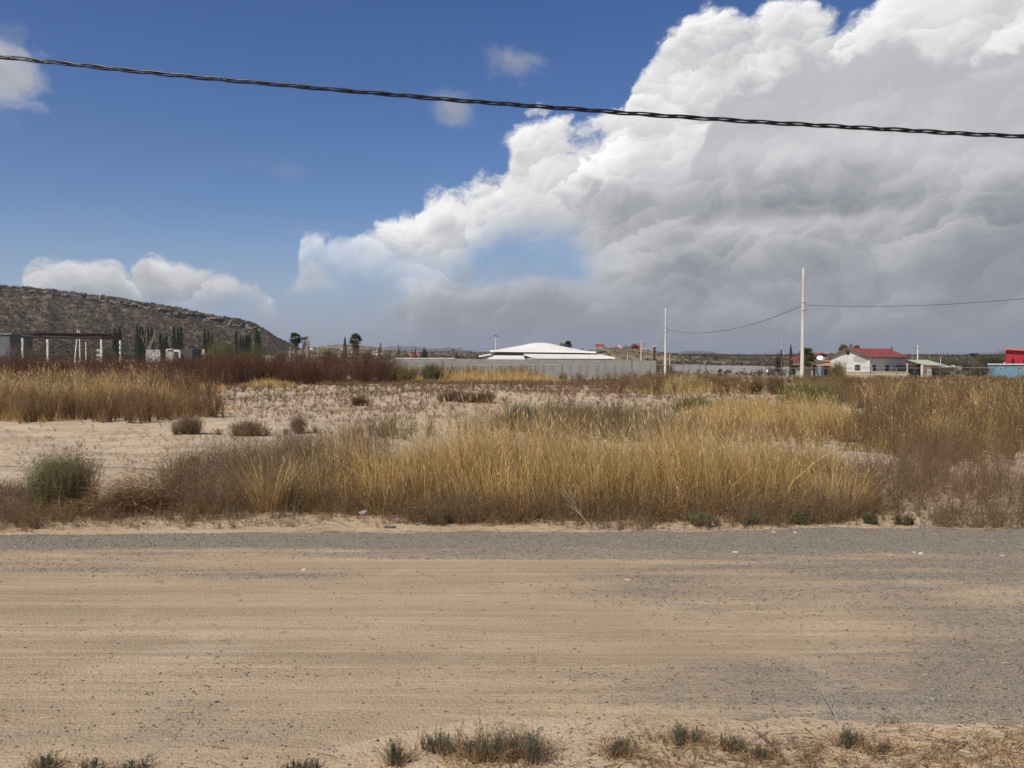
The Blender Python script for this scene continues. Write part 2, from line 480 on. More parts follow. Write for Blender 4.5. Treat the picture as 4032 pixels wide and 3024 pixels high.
# ---------------------------------------------------------------- dirt road with gravel bands
def road_edges(x):
    far = 7.02 + (fbm(x * 0.5, x * 0 + 3, 3, 1) - 0.5) * 0.35 + 0.28 * sst(x, 1.5, 3.6) + (fbm(x * 3, x * 0, 2, 5) - 0.5) * 0.08
    near = 3.30 + (fbm(x * 0.8, x * 0 + 9, 3, 2) - 0.5) * 0.3 + (fbm(x * 5, x * 0, 2, 6) - 0.5) * 0.06 - 0.22 * sst(-x, -0.2, 1.2)
    return near, far
def gravel(x, y):
    """0..1 how much grey gravel lies at a place"""
    near, far = road_edges(x)
    st = fbm(x * 0.30, y * 3.4, 4, 20)
    st2 = fbm(x * 0.8, y * 8.0, 3, 31)
    st3 = fbm(x * 0.22, y * 1.7, 3, 27)
    pat = fbm(x * 1.1, y * 2.6, 4, 40)
    wob = (fbm(x * 0.45, x * 0, 3, 12) - 0.5) * 0.22
    f = y - wob
    wide = 0.42 + 0.40 * sst(x, 0.5, 3.0)
    band = sst(far - y, 0.0, 0.12) * (1 - sst(far - f, wide + 0.15, wide + 0.40)) * (0.8 + 0.6 * st2)
    mid = sst(st, 0.42, 0.66) * (0.55 + 0.3 * st2) * sst(y, 4.7, 5.3)
    rt = sst(x + (st3 - 0.5) * 3.0, 0.0, 1.6) * (0.28 + 0.5 * sst(pat * 0.5 + st * 0.5, 0.38, 0.62)) * (1 - 0.65 * np.exp(-((f - 6.15) / 0.22) ** 2))
    nb = sst(3.98 - y + (pat - 0.5) * 0.7 + 0.10 * x, 0.0, 0.4) * (0.25 + 0.65 * sst(pat, 0.40, 0.62)) * (0.25 + 0.30 * sst(x, -3.4, -1.6) + 0.35 * sst(x, -0.5, 0.8))
    nb = nb * (1 - 0.8 * np.exp(-((x + 0.35) / 0.45) ** 2))
    base = 0.05 + 0.45 * sst(st, 0.40, 0.75) * st2
    bare = 1 - 0.7 * np.exp(-((x + 1.6) / 1.9) ** 2 - ((y - 4.45) / 0.45) ** 2)
    d = np.maximum.reduce([band, mid, rt, nb, base]) * bare
    return np.clip(d, 0, 1)

rx = np.arange(-14, 14.01, 0.035)
nr = 150
Xr = np.repeat(rx[:, None], nr, 1)
nE, fE = road_edges(rx)
tt = np.linspace(0, 1, nr)[None, :]
Yr = nE[:, None] * (1 - tt) + fE[:, None] * tt
Gr = gravel(Xr, Yr)
rut = -0.012 * np.exp(-((Yr - 4.35) / 0.22) ** 2) - 0.010 * np.exp(-((Yr - 6.0) / 0.2) ** 2)
Zr = 0.016 + rut * 0.9 + 0.012 * Gr * fbm(Xr * 6, Yr * 6, 3, 3) + 0.003 * fbm(Xr * 1.5, Yr * 14, 3, 8)
Zr = np.maximum(Zr, 0.004)
Zr = Zr - 0.022 * (1 - sst(np.minimum(tt, 1 - tt) * 2, 0, 0.07))
Vr = np.stack([Xr, Yr, Zr], -1).reshape(-1, 3)
ii, jj = np.meshgrid(np.arange(len(rx) - 1), np.arange(nr - 1), indexing='ij')
a0 = (ii * nr + jj).ravel()
road_me = mesh_np('road', Vr, quads=np.stack([a0, a0 + nr, a0 + nr + 1, a0 + 1], 1), smooth=True,
                  col=np.repeat(Gr.reshape(-1, 1), 3, 1))
m, b, bs, _ = new_mat('road_dirt_and_gravel')
p = pos(b)
ga = b.n.new('ShaderNodeAttribute'); ga.attribute_name = 'col'
st = b.vmath('MULTIPLY', p, (0.35, 3.0, 1))
n1 = b.noise(st, 1.3, 5, 0.6); n2 = b.noise(st, 7.0, 4, 0.6); n3 = b.noise(p, 0.9, 4, 0.6)
tan = b.mix(b.ss(n1, 0.35, 0.65), (0.49, 0.36, 0.222), (0.39, 0.29, 0.182))
tan = b.mix(b.mul(b.ss(n3, 0.50, 0.68), 0.6), tan, (0.56, 0.435, 0.29))
lines = b.noise(b.vmath('MULTIPLY', p, (0.06, 5.5, 1)), 3.2, 5, 0.7)
tan = b.mix(b.mul(b.ss(lines, 0.50, 0.64), 0.38), tan, (0.27, 0.215, 0.15))
tan = b.mix(b.mul(b.ss(lines, 0.48, 0.36), 0.35), tan, (0.56, 0.435, 0.29))
tan = b.mix(b.mul(b.ss(n2, 0.52, 0.72), 0.35), tan, (0.28, 0.205, 0.135))
peb = b.n.new('ShaderNodeTexVoronoi'); peb.inputs['Scale'].default_value = 75.0; b.l.new(p, peb.inputs[0])
grit = b.noise(p, 70.0, 4, 0.75)
tan = b.mix(b.ss(grit, 0.54, 0.68, 0.0, 0.55), tan, (0.20, 0.155, 0.11))
tan = b.mix(b.ss(grit, 0.44, 0.34, 0.0, 0.4), tan, (0.64, 0.48, 0.32))
grey = b.mix(b.ss(b.noise(p, 85.0, 4, 0.75), 0.40, 0.60), (0.14, 0.13, 0.108), (0.32, 0.28, 0.215))
gsum = b.add(ga.outputs['Fac'], b.mul(b.sub(b.noise(p, 22.0, 5, 0.7), 0.5), 1.1))
c = b.mix(b.mul(b.ss(gsum, 0.15, 0.95), 0.85), tan, grey)
b.put(bs.inputs['Base Color'], c)
bs.inputs['Roughness'].default_value = 0.95; bs.inputs['Specular IOR Level'].default_value = 0.15
bump(b, b.add(b.noise(p, 60.0, 4, 0.7), b.add(b.mul(n2, 0.6), b.mul(lines, 0.6))), 0.8, 0.018, bs)
r = link('road', road_me, m); r['kind'] = 'structure'

# loose stones: irregular eight-faced pebbles
def stones(name, n_try, xr, yr, dens, size, cols, zf, kind='stuff', flat=0.6):
    x = rng.uniform(*xr, n_try); y = rng.uniform(*yr, n_try)
    keep = rng.random(n_try) < dens(x, y)
    x, y = x[keep], y[keep]; n = len(x)
    s = size[0] + (size[1] - size[0]) * rng.random(n) ** 3.2
    z = zf(x, y)
    base = np.array([[1, 0, 0], [0, 1, 0], [-1, 0, 0], [0, -1, 0], [0, 0, 1], [0, 0, -0.6]])
    v = base[None] * rng.uniform(0.6, 1.25, (n, 6, 1)) + rng.normal(0, 0.16, (n, 6, 3))
    a = rng.uniform(0, 6.28, n); ca, sa = np.cos(a), np.sin(a)
    vx = v[..., 0] * ca[:, None] - v[..., 1] * sa[:, None]; vyy = v[..., 0] * sa[:, None] + v[..., 1] * ca[:, None]
    v = np.stack([vx * s[:, None] + x[:, None], vyy * s[:, None] * 0.8 + y[:, None], v[..., 2] * s[:, None] * flat + (z + s * flat * 0.25)[:, None]], -1)
    f = np.array([[0, 1, 4], [1, 2, 4], [2, 3, 4], [3, 0, 4], [1, 0, 5], [2, 1, 5], [3, 2, 5], [0, 3, 5]])
    tris = (f[None] + (np.arange(n) * 6)[:, None, None]).reshape(-1, 3)
    cols = np.array(cols); ci = cols[rng.integers(0, len(cols), n)] * rng.uniform(0.75, 1.25, (n, 1))
    me = mesh_np(name, v.reshape(-1, 3), tris=tris, col=np.repeat(ci, 6, 0))
    o = link(name, me, M_STONE); o['kind'] = kind
    return o
m, b, bs, _ = new_mat('gravel_stone')
a = b.n.new('ShaderNodeAttribute'); a.attribute_name = 'col'
b.put(bs.inputs['Base Color'], a.outputs[0]); bs.inputs['Roughness'].default_value = 0.9; bs.inputs['Specular IOR Level'].default_value = 0.2
M_STONE = m
def road_z(x, y):
    near, far = road_edges(x)
    inr = (y > near) & (y < far)
    t = (y - near) / (far - near); g_ = gravel(x, y)
    zr = 0.016 - 0.011 * np.exp(-((y - 4.35) / 0.22) ** 2) - 0.009 * np.exp(-((y - 6.0) / 0.2) ** 2) + 0.012 * g_ * fbm(x * 6, y * 6, 3, 3) + 0.003 * fbm(x * 1.5, y * 14, 3, 8)
    zr = np.maximum(zr, 0.004) - 0.022 * (1 - sst(np.minimum(t, 1 - t) * 2, 0, 0.07))
    return np.where(inr, np.maximum(zr, gz(x, y)), gz(x, y))
GC = [(0.175, 0.16, 0.14), (0.22, 0.20, 0.17), (0.14, 0.128, 0.115), (0.29, 0.245, 0.195), (0.19, 0.15, 0.12), (0.36, 0.29, 0.21)]
stones('gravel', 300000, (-7.5, 7.5), (2.9, 7.7), lambda x, y: np.clip(gravel(x, y) * 1.0 - 0.05, 0.03, 1) * np.where(np.abs(x) < y * 0.75 + 0.6, 1, 0.15), (0.0022, 0.0105), GC, road_z)
stones('verge_pebbles', 14000, (-9, 9), (7.0, 12), lambda x, y: 0.5 * fbm(x * 1.5, y * 1.5, 3, 77) ** 2, (0.004, 0.02), [(0.45, 0.36, 0.26), (0.3, 0.23, 0.17), (0.2, 0.16, 0.13)], road_z)

# ---------------------------------------------------------------- vegetation
def G(px, row):
    """point of the ground seen at a place of the photograph"""
    d = ray(px, row); Y = 1.6 * F / max(row - HOR, 4)
    for _ in range(25):
        z = float(gz(d.x / d.y * Y, Y)); k = (z - CAM_H) / d.z
        Y = 0.5 * Y + 0.5 * min(d.y * k, 3000)
    return d.x / d.y * Y, Y

class Acc:
    def __init__(s): s.v = []; s.t = []; s.c = []; s.n = 0
    def add(s, v, t, c):
        s.v.append(v); s.t.append(t + s.n); s.c.append(c); s.n += len(v)
    def mesh(s, name):
        return mesh_np(name, np.concatenate(s.v), tris=np.concatenate(s.t), col=np.concatenate(s.c))

def pick(cols, n, var=0.2, idx=None):
    cols = np.array(cols)
    i = rng.integers(0, len(cols), n) if idx is None else idx
    return cols[i] * rng.uniform(1 - var, 1 + var, (n, 1)) * rng.uniform(0.94, 1.06, (n, 3))

def blades(acc, P, h, az, lean, w, col, curl=1.8, head=0.0, headcol=None):
    n = len(P)
    if n == 0: return
    d = np.stack([np.cos(az), np.sin(az), np.zeros(n)], 1)
    fa = rng.uniform(0, math.pi, n)
    s = np.stack([np.cos(fa), np.sin(fa), np.zeros(n)], 1)
    T = [0.0, 0.4, 0.75, 1.0]; Wd = [1.0, 0.85, 0.55, 0.0]
    V = np.zeros((n, 7, 3)); k = 0
    for t, wd in zip(T, Wd):
        c = P + d * (lean * h * t ** curl)[:, None] + np.array([0, 0, 1]) * (h * t * (1 - 0.18 * lean * t))[:, None]
        if wd:
            V[:, k] = c - s * (w * wd / 2)[:, None]; V[:, k + 1] = c + s * (w * wd / 2)[:, None]; k += 2
        else: V[:, k] = c
    f = np.array([[0, 1, 3], [0, 3, 2], [2, 3, 5], [2, 5, 4], [4, 5, 6]])
    acc.add(V.reshape(-1, 3), (f[None] + (np.arange(n) * 7)[:, None, None]).reshape(-1, 3), np.repeat(col, 7, 0))
    if head > 0:
        m = rng.random(n) < head; q = int(m.sum())
        if q:
            tip = V[m, 6]; dirn = tip - (V[m, 4] + V[m, 5]) / 2; dirn /= np.linalg.norm(dirn, axis=1)[:, None] + 1e-6
            L = rng.uniform(0.07, 0.15, q)[:, None] * np.clip(h[m], 0.3, 1)[:, None]; ww = (w[m] * 1.9)[:, None]
            sm = s[m]
            V2 = np.stack([tip - dirn * L * 0.5, tip + sm * ww * 0.5 - dirn * L * 0.1, tip - sm * ww * 0.5 - dirn * L * 0.1, tip + dirn * L * 0.6], 1)
            f2 = np.array([[0, 1, 2], [1, 3, 2]])
            hc = pick(headcol, q, 0.15)
            acc.add(V2.reshape(-1, 3), (f2[None] + (np.arange(q) * 4)[:, None, None]).reshape(-1, 3), np.repeat(hc, 4, 0))

def bits(acc, C, size, col, up=0.0):
    """small leaf-like triangles"""
    n = len(C)
    a = rng.normal(0, 1, (n, 3)); a[:, 2] += up; a /= np.linalg.norm(a, axis=1)[:, None]
    b_ = rng.normal(0, 1, (n, 3)); b_ /= np.linalg.norm(b_, axis=1)[:, None]
    s = np.asarray(size).reshape(-1, 1) if np.ndim(size) else size
    V = np.stack([C - a * s * 0.5, C + a * s * 0.6, C + b_ * s * 0.45], 1)
    acc.add(V.reshape(-1, 3), np.arange(n * 3).reshape(-1, 3), np.repeat(col, 3, 0))

def weeds(acc, P, h, spread, ns, nt, nl, w, leaf, cols, leafcols, upright=0.5, twig=0.22):
    """branching dry weeds: stems fan from the base, side twigs and tiny leaves along them"""
    n = len(P)
    if n == 0: return
    idx = np.repeat(np.arange(n), ns); m = len(idx)
    h = np.asarray(h) * np.ones(n); w = np.asarray(w) * np.ones(n); leaf = np.asarray(leaf) * np.ones(n)
    ci = rng.integers(0, len(cols), n)
    th = np.arctan(rng.uniform(0, 1, m) ** 0.8 * spread * (1.5 - upright)); az = rng.uniform(0, 2 * math.pi, m)
    L = h[idx] * rng.uniform(0.6, 1.05, m) / np.sqrt(np.cos(th))
    D = np.stack([np.sin(th) * np.cos(az), np.sin(th) * np.sin(az), np.cos(th)], 1)
    base = P[idx] + rng.normal(0, 0.03, (m, 3)) * h[idx][:, None] * np.array([1, 1, 0])
    cs = pick(cols, m, 0.22, ci[idx])
    def strips(A, E, ww, col):
        k = len(A); fa = rng.uniform(0, math.pi, k); s = np.stack([np.cos(fa), np.sin(fa), np.zeros(k)], 1) * ww[:, None] * 0.5
        V = np.stack([A - s, A + s, E], 1)
        acc.add(V.reshape(-1, 3), np.arange(k * 3).reshape(-1, 3), np.repeat(col, 3, 0))
    bend = rng.normal(0, 0.12, (m, 3)) * L[:, None]
    mid = base + D * (L * 0.5)[:, None] + bend * 0.5
    tip = base + D * L[:, None] + np.array([0, 0, 0.1]) * L[:, None]
    strips(base, mid + (tip - mid) * 0.2, w[idx] * 1.6, cs); strips(mid - (mid - base) * 0.1, tip, w[idx], cs)
    if nt:
        j = np.repeat(np.arange(m), nt); q = len(j); t = rng.uniform(0.2, 1.0, q)
        A = np.where((t < 0.5)[:, None], base[j] + (mid - base)[j] * (t * 2)[:, None], mid[j] + (tip - mid)[j] * (t * 2 - 1)[:, None])
        dd = D[j] * 0.7 + rng.normal(0, 0.55, (q, 3)) + np.array([0, 0, 0.35]); dd /= np.linalg.norm(dd, axis=1)[:, None]
        E = A + dd * (twig * h[idx][j] * rng.uniform(0.4, 1.0, q))[:, None]
        E[:, 2] = np.maximum(E[:, 2], P[idx][j][:, 2] + 0.01)
        strips(A, E, w[idx][j] * 0.8, cs[j] * 1.05)
        if nl:
            k = np.repeat(np.arange(q), nl); u = rng.uniform(0.1, 1.05, len(k))
            C = A[k] + (E - A)[k] * u[:, None] + rng.normal(0, 0.012, (len(k), 3)) * h[idx][j][k][:, None]
            bits(acc, C, leaf[idx][j][k] * rng.uniform(0.6, 1.3, len(k)), pick(leafcols, len(k), 0.25, rng.integers(0, len(leafcols), n)[idx][j][k]), 0.6)

LASTP = [None]
def taper(P, d0, lo=0.3):
    """plants get shorter towards the border of the patch they were sampled in"""
    poly = LASTP[0]; x, y = P[:, 0], P[:, 1]; dm = np.full(len(P), 1e9)
    for i in range(len(poly)):
        x1, y1 = poly[i]; x2, y2 = poly[(i + 1) % len(poly)]
        t = np.clip(((x - x1) * (x2 - x1) + (y - y1) * (y2 - y1)) / ((x2 - x1) ** 2 + (y2 - y1) ** 2 + 1e-9), 0, 1)
        dm = np.minimum(dm, np.hypot(x - x1 - t * (x2 - x1), y - y1 - t * (y2 - y1)))
    return lo + (1 - lo) * sst(dm / d0 + (fbm(x * 1.5, y * 1.5, 2, 14) - 0.5) * 0.6, 0, 1)

def in_poly(x, y, poly):
    r = np.zeros(len(x), bool); k = len(poly)
    for i in range(k):
        x1, y1 = poly[i]; x2, y2 = poly[(i + 1) % k]
        c = ((y1 > y) != (y2 > y)) & (x < (x2 - x1) * (y - y1) / (y2 - y1 + 1e-12) + x1)
        r ^= c
    return r
def sample(poly_px, n, clump=0.0, cs=1.0, seed=0.0, thr=0.5, margin=0.25):
    poly = [G(*p) for p in poly_px]; LASTP[0] = poly
    xs = [p[0] for p in poly]; yy = [p[1] for p in poly]
    out = []; got = 0
    for _ in range(60):
        x = rng.uniform(min(xs) - 1, max(xs) + 1, n * 3); y = rng.uniform(min(yy) - 1, max(yy) + 1, n * 3)
        wx = x + (fbm(x * 1.3, y * 1.3, 3, seed) - 0.5) * margin * 4; wy = y + (fbm(x * 1.3, y * 1.3, 3, seed + 9) - 0.5) * margin * 4
        k = in_poly(wx, wy, poly)
        if clump: k &= rng.random(len(x)) < (1 - clump) + clump * sst(fbm(x * cs, y * cs, 3, seed + 3), thr - 0.1, thr + 0.1)
        out.append(np.stack([x[k], y[k]], 1)); got += int(k.sum())
        if got >= n: break
    q = np.concatenate(out)[:n]
    return np.stack([q[:, 0], q[:, 1], gz(q[:, 0], q[:, 1]) - 0.01], 1)

GOLD = [(0.68, 0.46, 0.17), (0.54, 0.35, 0.115), (0.78, 0.58, 0.27), (0.38, 0.245, 0.08), (0.62, 0.43, 0.18), (0.74, 0.53, 0.23)]
HEAD = [(0.74, 0.56, 0.31), (0.62, 0.45, 0.23), (0.45, 0.31, 0.16)]
OLIVE = [(0.29, 0.26, 0.075), (0.22, 0.21, 0.065), (0.38, 0.31, 0.10)]
BROWN = [(0.21, 0.125, 0.06), (0.27, 0.165, 0.08), (0.155, 0.095, 0.05), (0.31, 0.20, 0.10)]
GREYB = [(0.22, 0.165, 0.11), (0.17, 0.125, 0.085), (0.28, 0.21, 0.14)]
RUST = [(0.115, 0.056, 0.034), (0.15, 0.072, 0.040), (0.085, 0.045, 0.030)]
GREEN = [(0.165, 0.17, 0.085), (0.20, 0.20, 0.105), (0.135, 0.14, 0.07)]
STRAW = [(0.66, 0.52, 0.30), (0.58, 0.42, 0.22), (0.48, 0.33, 0.17)]

def grass_field(acc, P, hf, w0, cols, leafy_n=1, head=0.35, wind=0.12, lean=0.34, brk=0.0):
    n = len(P); Y = P[:, 1]
    w = np.maximum(w0, Y * 0.00042) * rng.choice([0.8, 1.0, 1.7], n, p=[0.5, 0.38, 0.12])
    h = hf * np.ones(n) if np.ndim(hf) == 0 else hf
    pat = fbm(P[:, 0] * 0.9, P[:, 1] * 0.9, 3, 66); pat2 = fbm(P[:, 0] * 3.5, P[:, 1] * 3.5, 2, 61)
    h = h * (0.50 + 0.52 * pat + 0.48 * pat2) * rng.uniform(0.5, 1.15, n) ** 0.8
    # tufts: stalks of one tuft share a lean
    gap = fbm(P[:, 0] * 1.4 + 3, P[:, 1] * 1.4, 2, 52); h = h * np.where(rng.random(n) < 0.25, 1.0, 0.55 + 0.75 * sst(gap, 0.30, 0.60))
    ta = fbm(P[:, 0] * 4, P[:, 1] * 4, 2, 91) * 12.6; az = ta + rng.normal(0, 1.5, n); ln = rng.uniform(0.02, lean + 0.12, n)
    ln = np.where(rng.random(n) < 0.10, ln + rng.uniform(0.3, 0.8, n), ln)
    dx = np.cos(az) * ln - wind * rng.uniform(0.2, 1.8, n); dy = np.sin(az) * ln
    patc = fbm(P[:, 0] * 1.7 + 7, P[:, 1] * 1.7, 3, 33)
    c = pick(cols, n, 0.25) * (0.80 + 0.42 * patc)[:, None]
    blades(acc, P, h, np.arctan2(dy, dx), np.hypot(dx, dy), w, c, 1.6, head, HEAD)
    for k in range(leafy_n):      # leaves hang lower and curl further out, older ones are brown
        az = rng.uniform(0, 2 * math.pi, n)
        Q = P + rng.normal(0, 0.04, (n, 3)) * np.array([1, 1, 0])
        lc = np.where((rng.random(n) < 0.45)[:, None], pick(BROWN, n, 0.25) * 1.15, c * 0.95)
        blades(acc, Q, h * rng.uniform(0.15, 0.75, n), az, rng.uniform(0.2, 1.7, n), w * 1.3, lc, 1.3)

def stuff(acc, name, label, cat):
    o = link(name, acc.mesh(name), M_LEAF); o['kind'] = 'stuff'
    return tag(o, label, cat)

# --- the golden stand of tall grass beyond the road
A = Acc()
P = sample([(1080, 1950), (1300, 2010), (1600, 2035), (2100, 2040), (2700, 2035), (3200, 2030), (3430, 2010), (3450, 1940), (3330, 1890), (3000, 1870), (2500, 1862), (1900, 1862), (1500, 1875), (1180, 1905)], 17000, 0.7, 1.7, 3.0, 0.4, 0.10)
pxs = P[:, 0] / P[:, 1] * F + 2016
hf = np.interp(pxs, [950, 1250, 1650, 2100, 2700, 3050, 3250, 3480], [0.44, 0.56, 0.74, 0.78, 0.76, 0.66, 0.52, 0.40])
grass_field(A, P, hf * taper(P, 0.35, 0.45), 0.0042, GOLD, 2, 0.5)
k = rng.random(len(P)) < 0.20
weeds(A, P[k][:4600], rng.uniform(0.18, 0.62, len(P[k][:4600])) * taper(P[k][:4600], 0.3, 0.5), 0.9, 5, 4, 2, 0.0028, 0.013, BROWN + OLIVE[2:], BROWN + OLIVE, 0.6)
P = sample([(1200, 1960), (1350, 1990), (2000, 1960), (1900, 1890), (1300, 1900)], 3500, 0.5, 1.0, 8)
grass_field(A, P[:1800], 0.55, 0.0042, OLIVE[2:] + GOLD[:2], 1, 0.2)
# lone bright tufts left of it
for px, rw, nn, hh in ((1060, 2010, 330, 0.62), (960, 1990, 60, 0.5), (1180, 1985, 160, 0.6), (1270, 2000, 200, 0.55), (3330, 2030, 160, 0.5), (3260, 2010, 200, 0.55)):
    x, y = G(px, rw)
    P = np.stack([x + rng.normal(0, 0.07, nn), y + rng.normal(0, 0.06, nn), np.zeros(nn)], 1)
    az = np.arctan2(P[:, 1] - y, P[:, 0] - x) + rng.normal(0, 0.4, nn)
    blades(A, P, hh * rng.uniform(0.5, 1.1, nn), az, rng.uniform(0.1, 0.75, nn), np.full(nn, 0.0045), pick(GOLD + STRAW, nn, 0.15), 1.2, 0.3, HEAD)
stuff(A, 'tall_grass', 'tall golden dry grass swaying in a thick stand along the far road edge', 'grass')

# --- twiggy brown weeds around and in front of it
A = Acc()
P = sample([(0, 2092), (300, 2092), (700, 2090), (1200, 2080), (1800, 2080), (2600, 2085), (3400, 2075), (4032, 2098), (4500, 2110), (4500, 2040), (3400, 2010), (2600, 2020), (1500, 2010), (1000, 1960), (0, 1990)], 1800, 0.75, 1.1, 5.0, 0.5, 0.12)
h = rng.uniform(0.05, 0.24, len(P))
weeds(A, P, h, 1.1, 7, 4, 2, 0.0025, 0.011, GREYB + BROWN, GREYB + BROWN + OLIVE, 0.5)
P = sample([(1050, 2025), (1600, 2055), (2600, 2055), (3500, 2050), (3500, 2000), (2600, 2000), (1600, 2000), (1050, 1960)], 1500, 0.4, 1.3, 15.0)
weeds(A, P, rng.uniform(0.15, 0.36, len(P)), 1.2, 9, 5, 1, 0.0028, 0.012, BROWN + GREYB, BROWN + GOLD[:2], 0.35)
# left group
P = sample([(640, 2060), (1150, 2050), (1350, 1960), (1250, 1850), (900, 1860), (640, 1900)], 430, 0.45, 1.2, 6.0)
pxs = P[:, 0] / P[:, 1] * F + 2016
h = np.interp(pxs, [250, 600, 700, 1300], [0.30, 0.36, 0.52, 0.60]) * rng.uniform(0.6, 1.15, len(P))
weeds(A, P, h, 0.75, 11, 7, 2, 0.0030, 0.014, BROWN + GREYB, BROWN + GREYB + OLIVE, 0.6)
P = sample([(1100, 1880), (1500, 1890), (1500, 1800), (1150, 1800)], 70, 0.2, 1, 7)
weeds(A, P, rng.uniform(0.45, 0.72, len(P)), 0.6, 12, 9, 2, 0.0035, 0.016, GREYB, GREYB + BROWN, 0.7)
# behind the golden stand
P = sample([(1350, 1745), (2000, 1740), (2700, 1745), (2760, 1690), (2500, 1650), (2100, 1640), (1900, 1680), (1500, 1690)], 400, 0.85, 0.45, 16.0)
weeds(A, P, rng.uniform(0.25, 0.55, len(P)), 0.8, 12, 8, 2, 0.006, 0.022, BROWN + GREYB, BROWN + OLIVE, 0.65)
# right group: open brown twigs
P = sample([(3420, 2040), (4040, 2060), (4500, 2060), (4700, 1900), (4050, 1880), (3900, 1800), (3600, 1780), (3430, 1860)], 520, 0.8, 0.6, 17.0, 0.47)
weeds(A, P, rng.uniform(0.22, 0.55, len(P)), 1.0, 8, 9, 2, 0.0032, 0.013, BROWN + GREYB, BROWN + [(0.24, 0.13, 0.07)], 0.4)
P = sample([(-300, 2080), (250, 2080), (380, 2000), (150, 1930), (-300, 1930)], 300, 0.4, 0.8, 18.0)
weeds(A, P, rng.uniform(0.10, 0.26, len(P)), 1.3, 12, 8, 2, 0.0028, 0.012, GREYB + BROWN, GREYB + BROWN, 0.3)
stuff(A, 'dry_weeds', 'brown twiggy dry weeds tangled along the far road edge', 'weeds')

# --- second golden band to the right, and the mid-left stand
A = Acc()
P = sample([(2560, 1700), (2900, 1735), (3400, 1745), (3500, 1715), (3380, 1640), (3000, 1620), (2700, 1625)], 10000, 0.6, 0.6, 21.0, 0.47, 0.5)
grass_field(A, P, 0.60 * taper(P, 1.3), 0.006, GOLD + OLIVE[:1], 1, 0.4)
P = sample([(3300, 1770), (3700, 1820), (4200, 1800), (4500, 1700), (4000, 1660), (3500, 1660)], 8000, 0.8, 0.5, 22.0, 0.5, 0.4)
grass_field(A, P, 0.45 * taper(P, 1.3), 0.006, GOLD[:2] + BROWN + BROWN[1:] + OLIVE[:1], 1, 0.15)
P = sample([(3330, 1760), (3700, 1820), (4200, 1800), (4500, 1700), (4000, 1640), (3400, 1640)], 420, 0.5, 0.4, 25.0, 0.45, 0.5)
weeds(A, P, rng.uniform(0.3, 0.62, len(P)), 0.9, 14, 9, 2, P[:, 1] * 0.0004, P[:, 1] * 0.0014, BROWN + [(0.17, 0.10, 0.055)], BROWN + OLIVE[:1], 0.55)
P = sample([(2600, 1745), (3000, 1760), (3450, 1760), (3500, 1700), (3000, 1690), (2600, 1690)], 160, 0.5, 0.4, 26.0, 0.45, 0.5)
weeds(A, P, rng.uniform(0.2, 0.42, len(P)), 0.9, 12, 8, 1, P[:, 1] * 0.0004, P[:, 1] * 0.0014, BROWN, BROWN + OLIVE[:1], 0.5)
P = sample([(-400, 1668), (400, 1662), (860, 1640), (930, 1622), (800, 1590), (600, 1560), (0, 1545), (-600, 1545)], 24000, 0.55, 0.35, 23.0, 0.47, 0.5)
grass_field(A, P, 0.82 * taper(P, 2.5), 0.008, GOLD + BROWN[1:2], 1, 0.35)
P = sample([(-400, 1560), (600, 1560), (860, 1560), (900, 1530), (-600, 1525)], 9000, 0.5, 0.3, 24.0, 0.45, 0.4)
grass_field(A, P, 1.0 * taper(P, 3.0), 0.012, GOLD, 1, 0.3)
for poly, n, hh, cl in (
        ([(960, 1528), (1150, 1528), (1150, 1508), (960, 1508)], 2500, 0.9, GOLD),
        ([(1560, 1503), (1740, 1508), (2240, 1508), (2230, 1499), (1600, 1499)], 9000, 0.85, GOLD),
        ([(2480, 1550), (2700, 1560), (2880, 1540), (2860, 1516), (2560, 1516)], 7000, 0.75, GOLD + OLIVE),
        ([(2880, 1520), (3060, 1520), (3060, 1506), (2880, 1506)], 1800, 0.7, GOLD + OLIVE),
        ([(3200, 1600), (4600, 1640), (4900, 1540), (3300, 1530)], 12000, 0.48, BROWN + BROWN + GOLD[1:2] + OLIVE[:2])):
    P = sample(poly, n, 0.3, 0.3, n * 0.01, 0.45, 0.4)
    grass_field(A, P, hh * 1.15 * taper(P, 4.0, 0.2), 0.012, cl, 1, 0.3)
stuff(A, 'field_grass', 'patches of golden dry grass spread over the sandy field', 'grass')

# --- rusty brown brush
A = Acc()
P = sample([(3350, 1720), (3700, 1770), (4200, 1760), (4300, 1650), (3800, 1610), (3400, 1640)], 3000, 0.95, 0.35, 27.0, 0.55, 0.5)
grass_field(A, P, 0.52 * taper(P, 1.0), 0.006, GOLD, 1, 0.3)
P = sample([(3200, 1590), (4200, 1640), (4500, 1560), (3300, 1530)], 3000, 0.95, 0.2, 28.0, 0.55, 0.5)
grass_field(A, P, 0.66 * taper(P, 2.0), 0.010, GOLD, 1, 0.3)
stuff(A, 'side_grass', 'golden dry grass tufts mixed into the brown brush at right', 'grass')
A = Acc()
P = sample([(-700, 1522), (300, 1522), (900, 1520), (1540, 1512), (1560, 1500), (600, 1500), (-900, 1500)], 620, 0.15, 0.2, 30.0, 0.4, 0.5)
pxs = P[:, 0] / P[:, 1] * F + 2016
mound = fbm(P[:, 0] * 0.3, P[:, 1] * 0.1, 3, 88)
dr = np.interp(pxs, [0, 400, 540, 780, 880, 1050, 1120, 1300, 1500, 1590], [12, 8, 5, 6, 26, 26, 16, 22, 16, -14])
weeds(A, P, (1.6 - P[:, 2] + dr / F * P[:, 1]) * rng.uniform(0.80, 1.0, len(P)) * (0.86 + 0.26 * mound), 1.0, 24, 12, 1, 0.018, 0.075, RUST, RUST + BROWN[:1], 0.55, 0.2)
P = sample([(-500, 1600), (300, 1590), (700, 1580), (900, 1560), (900, 1530), (-600, 1530)], 260, 0.5, 0.25, 31.0, 0.5, 0.5)
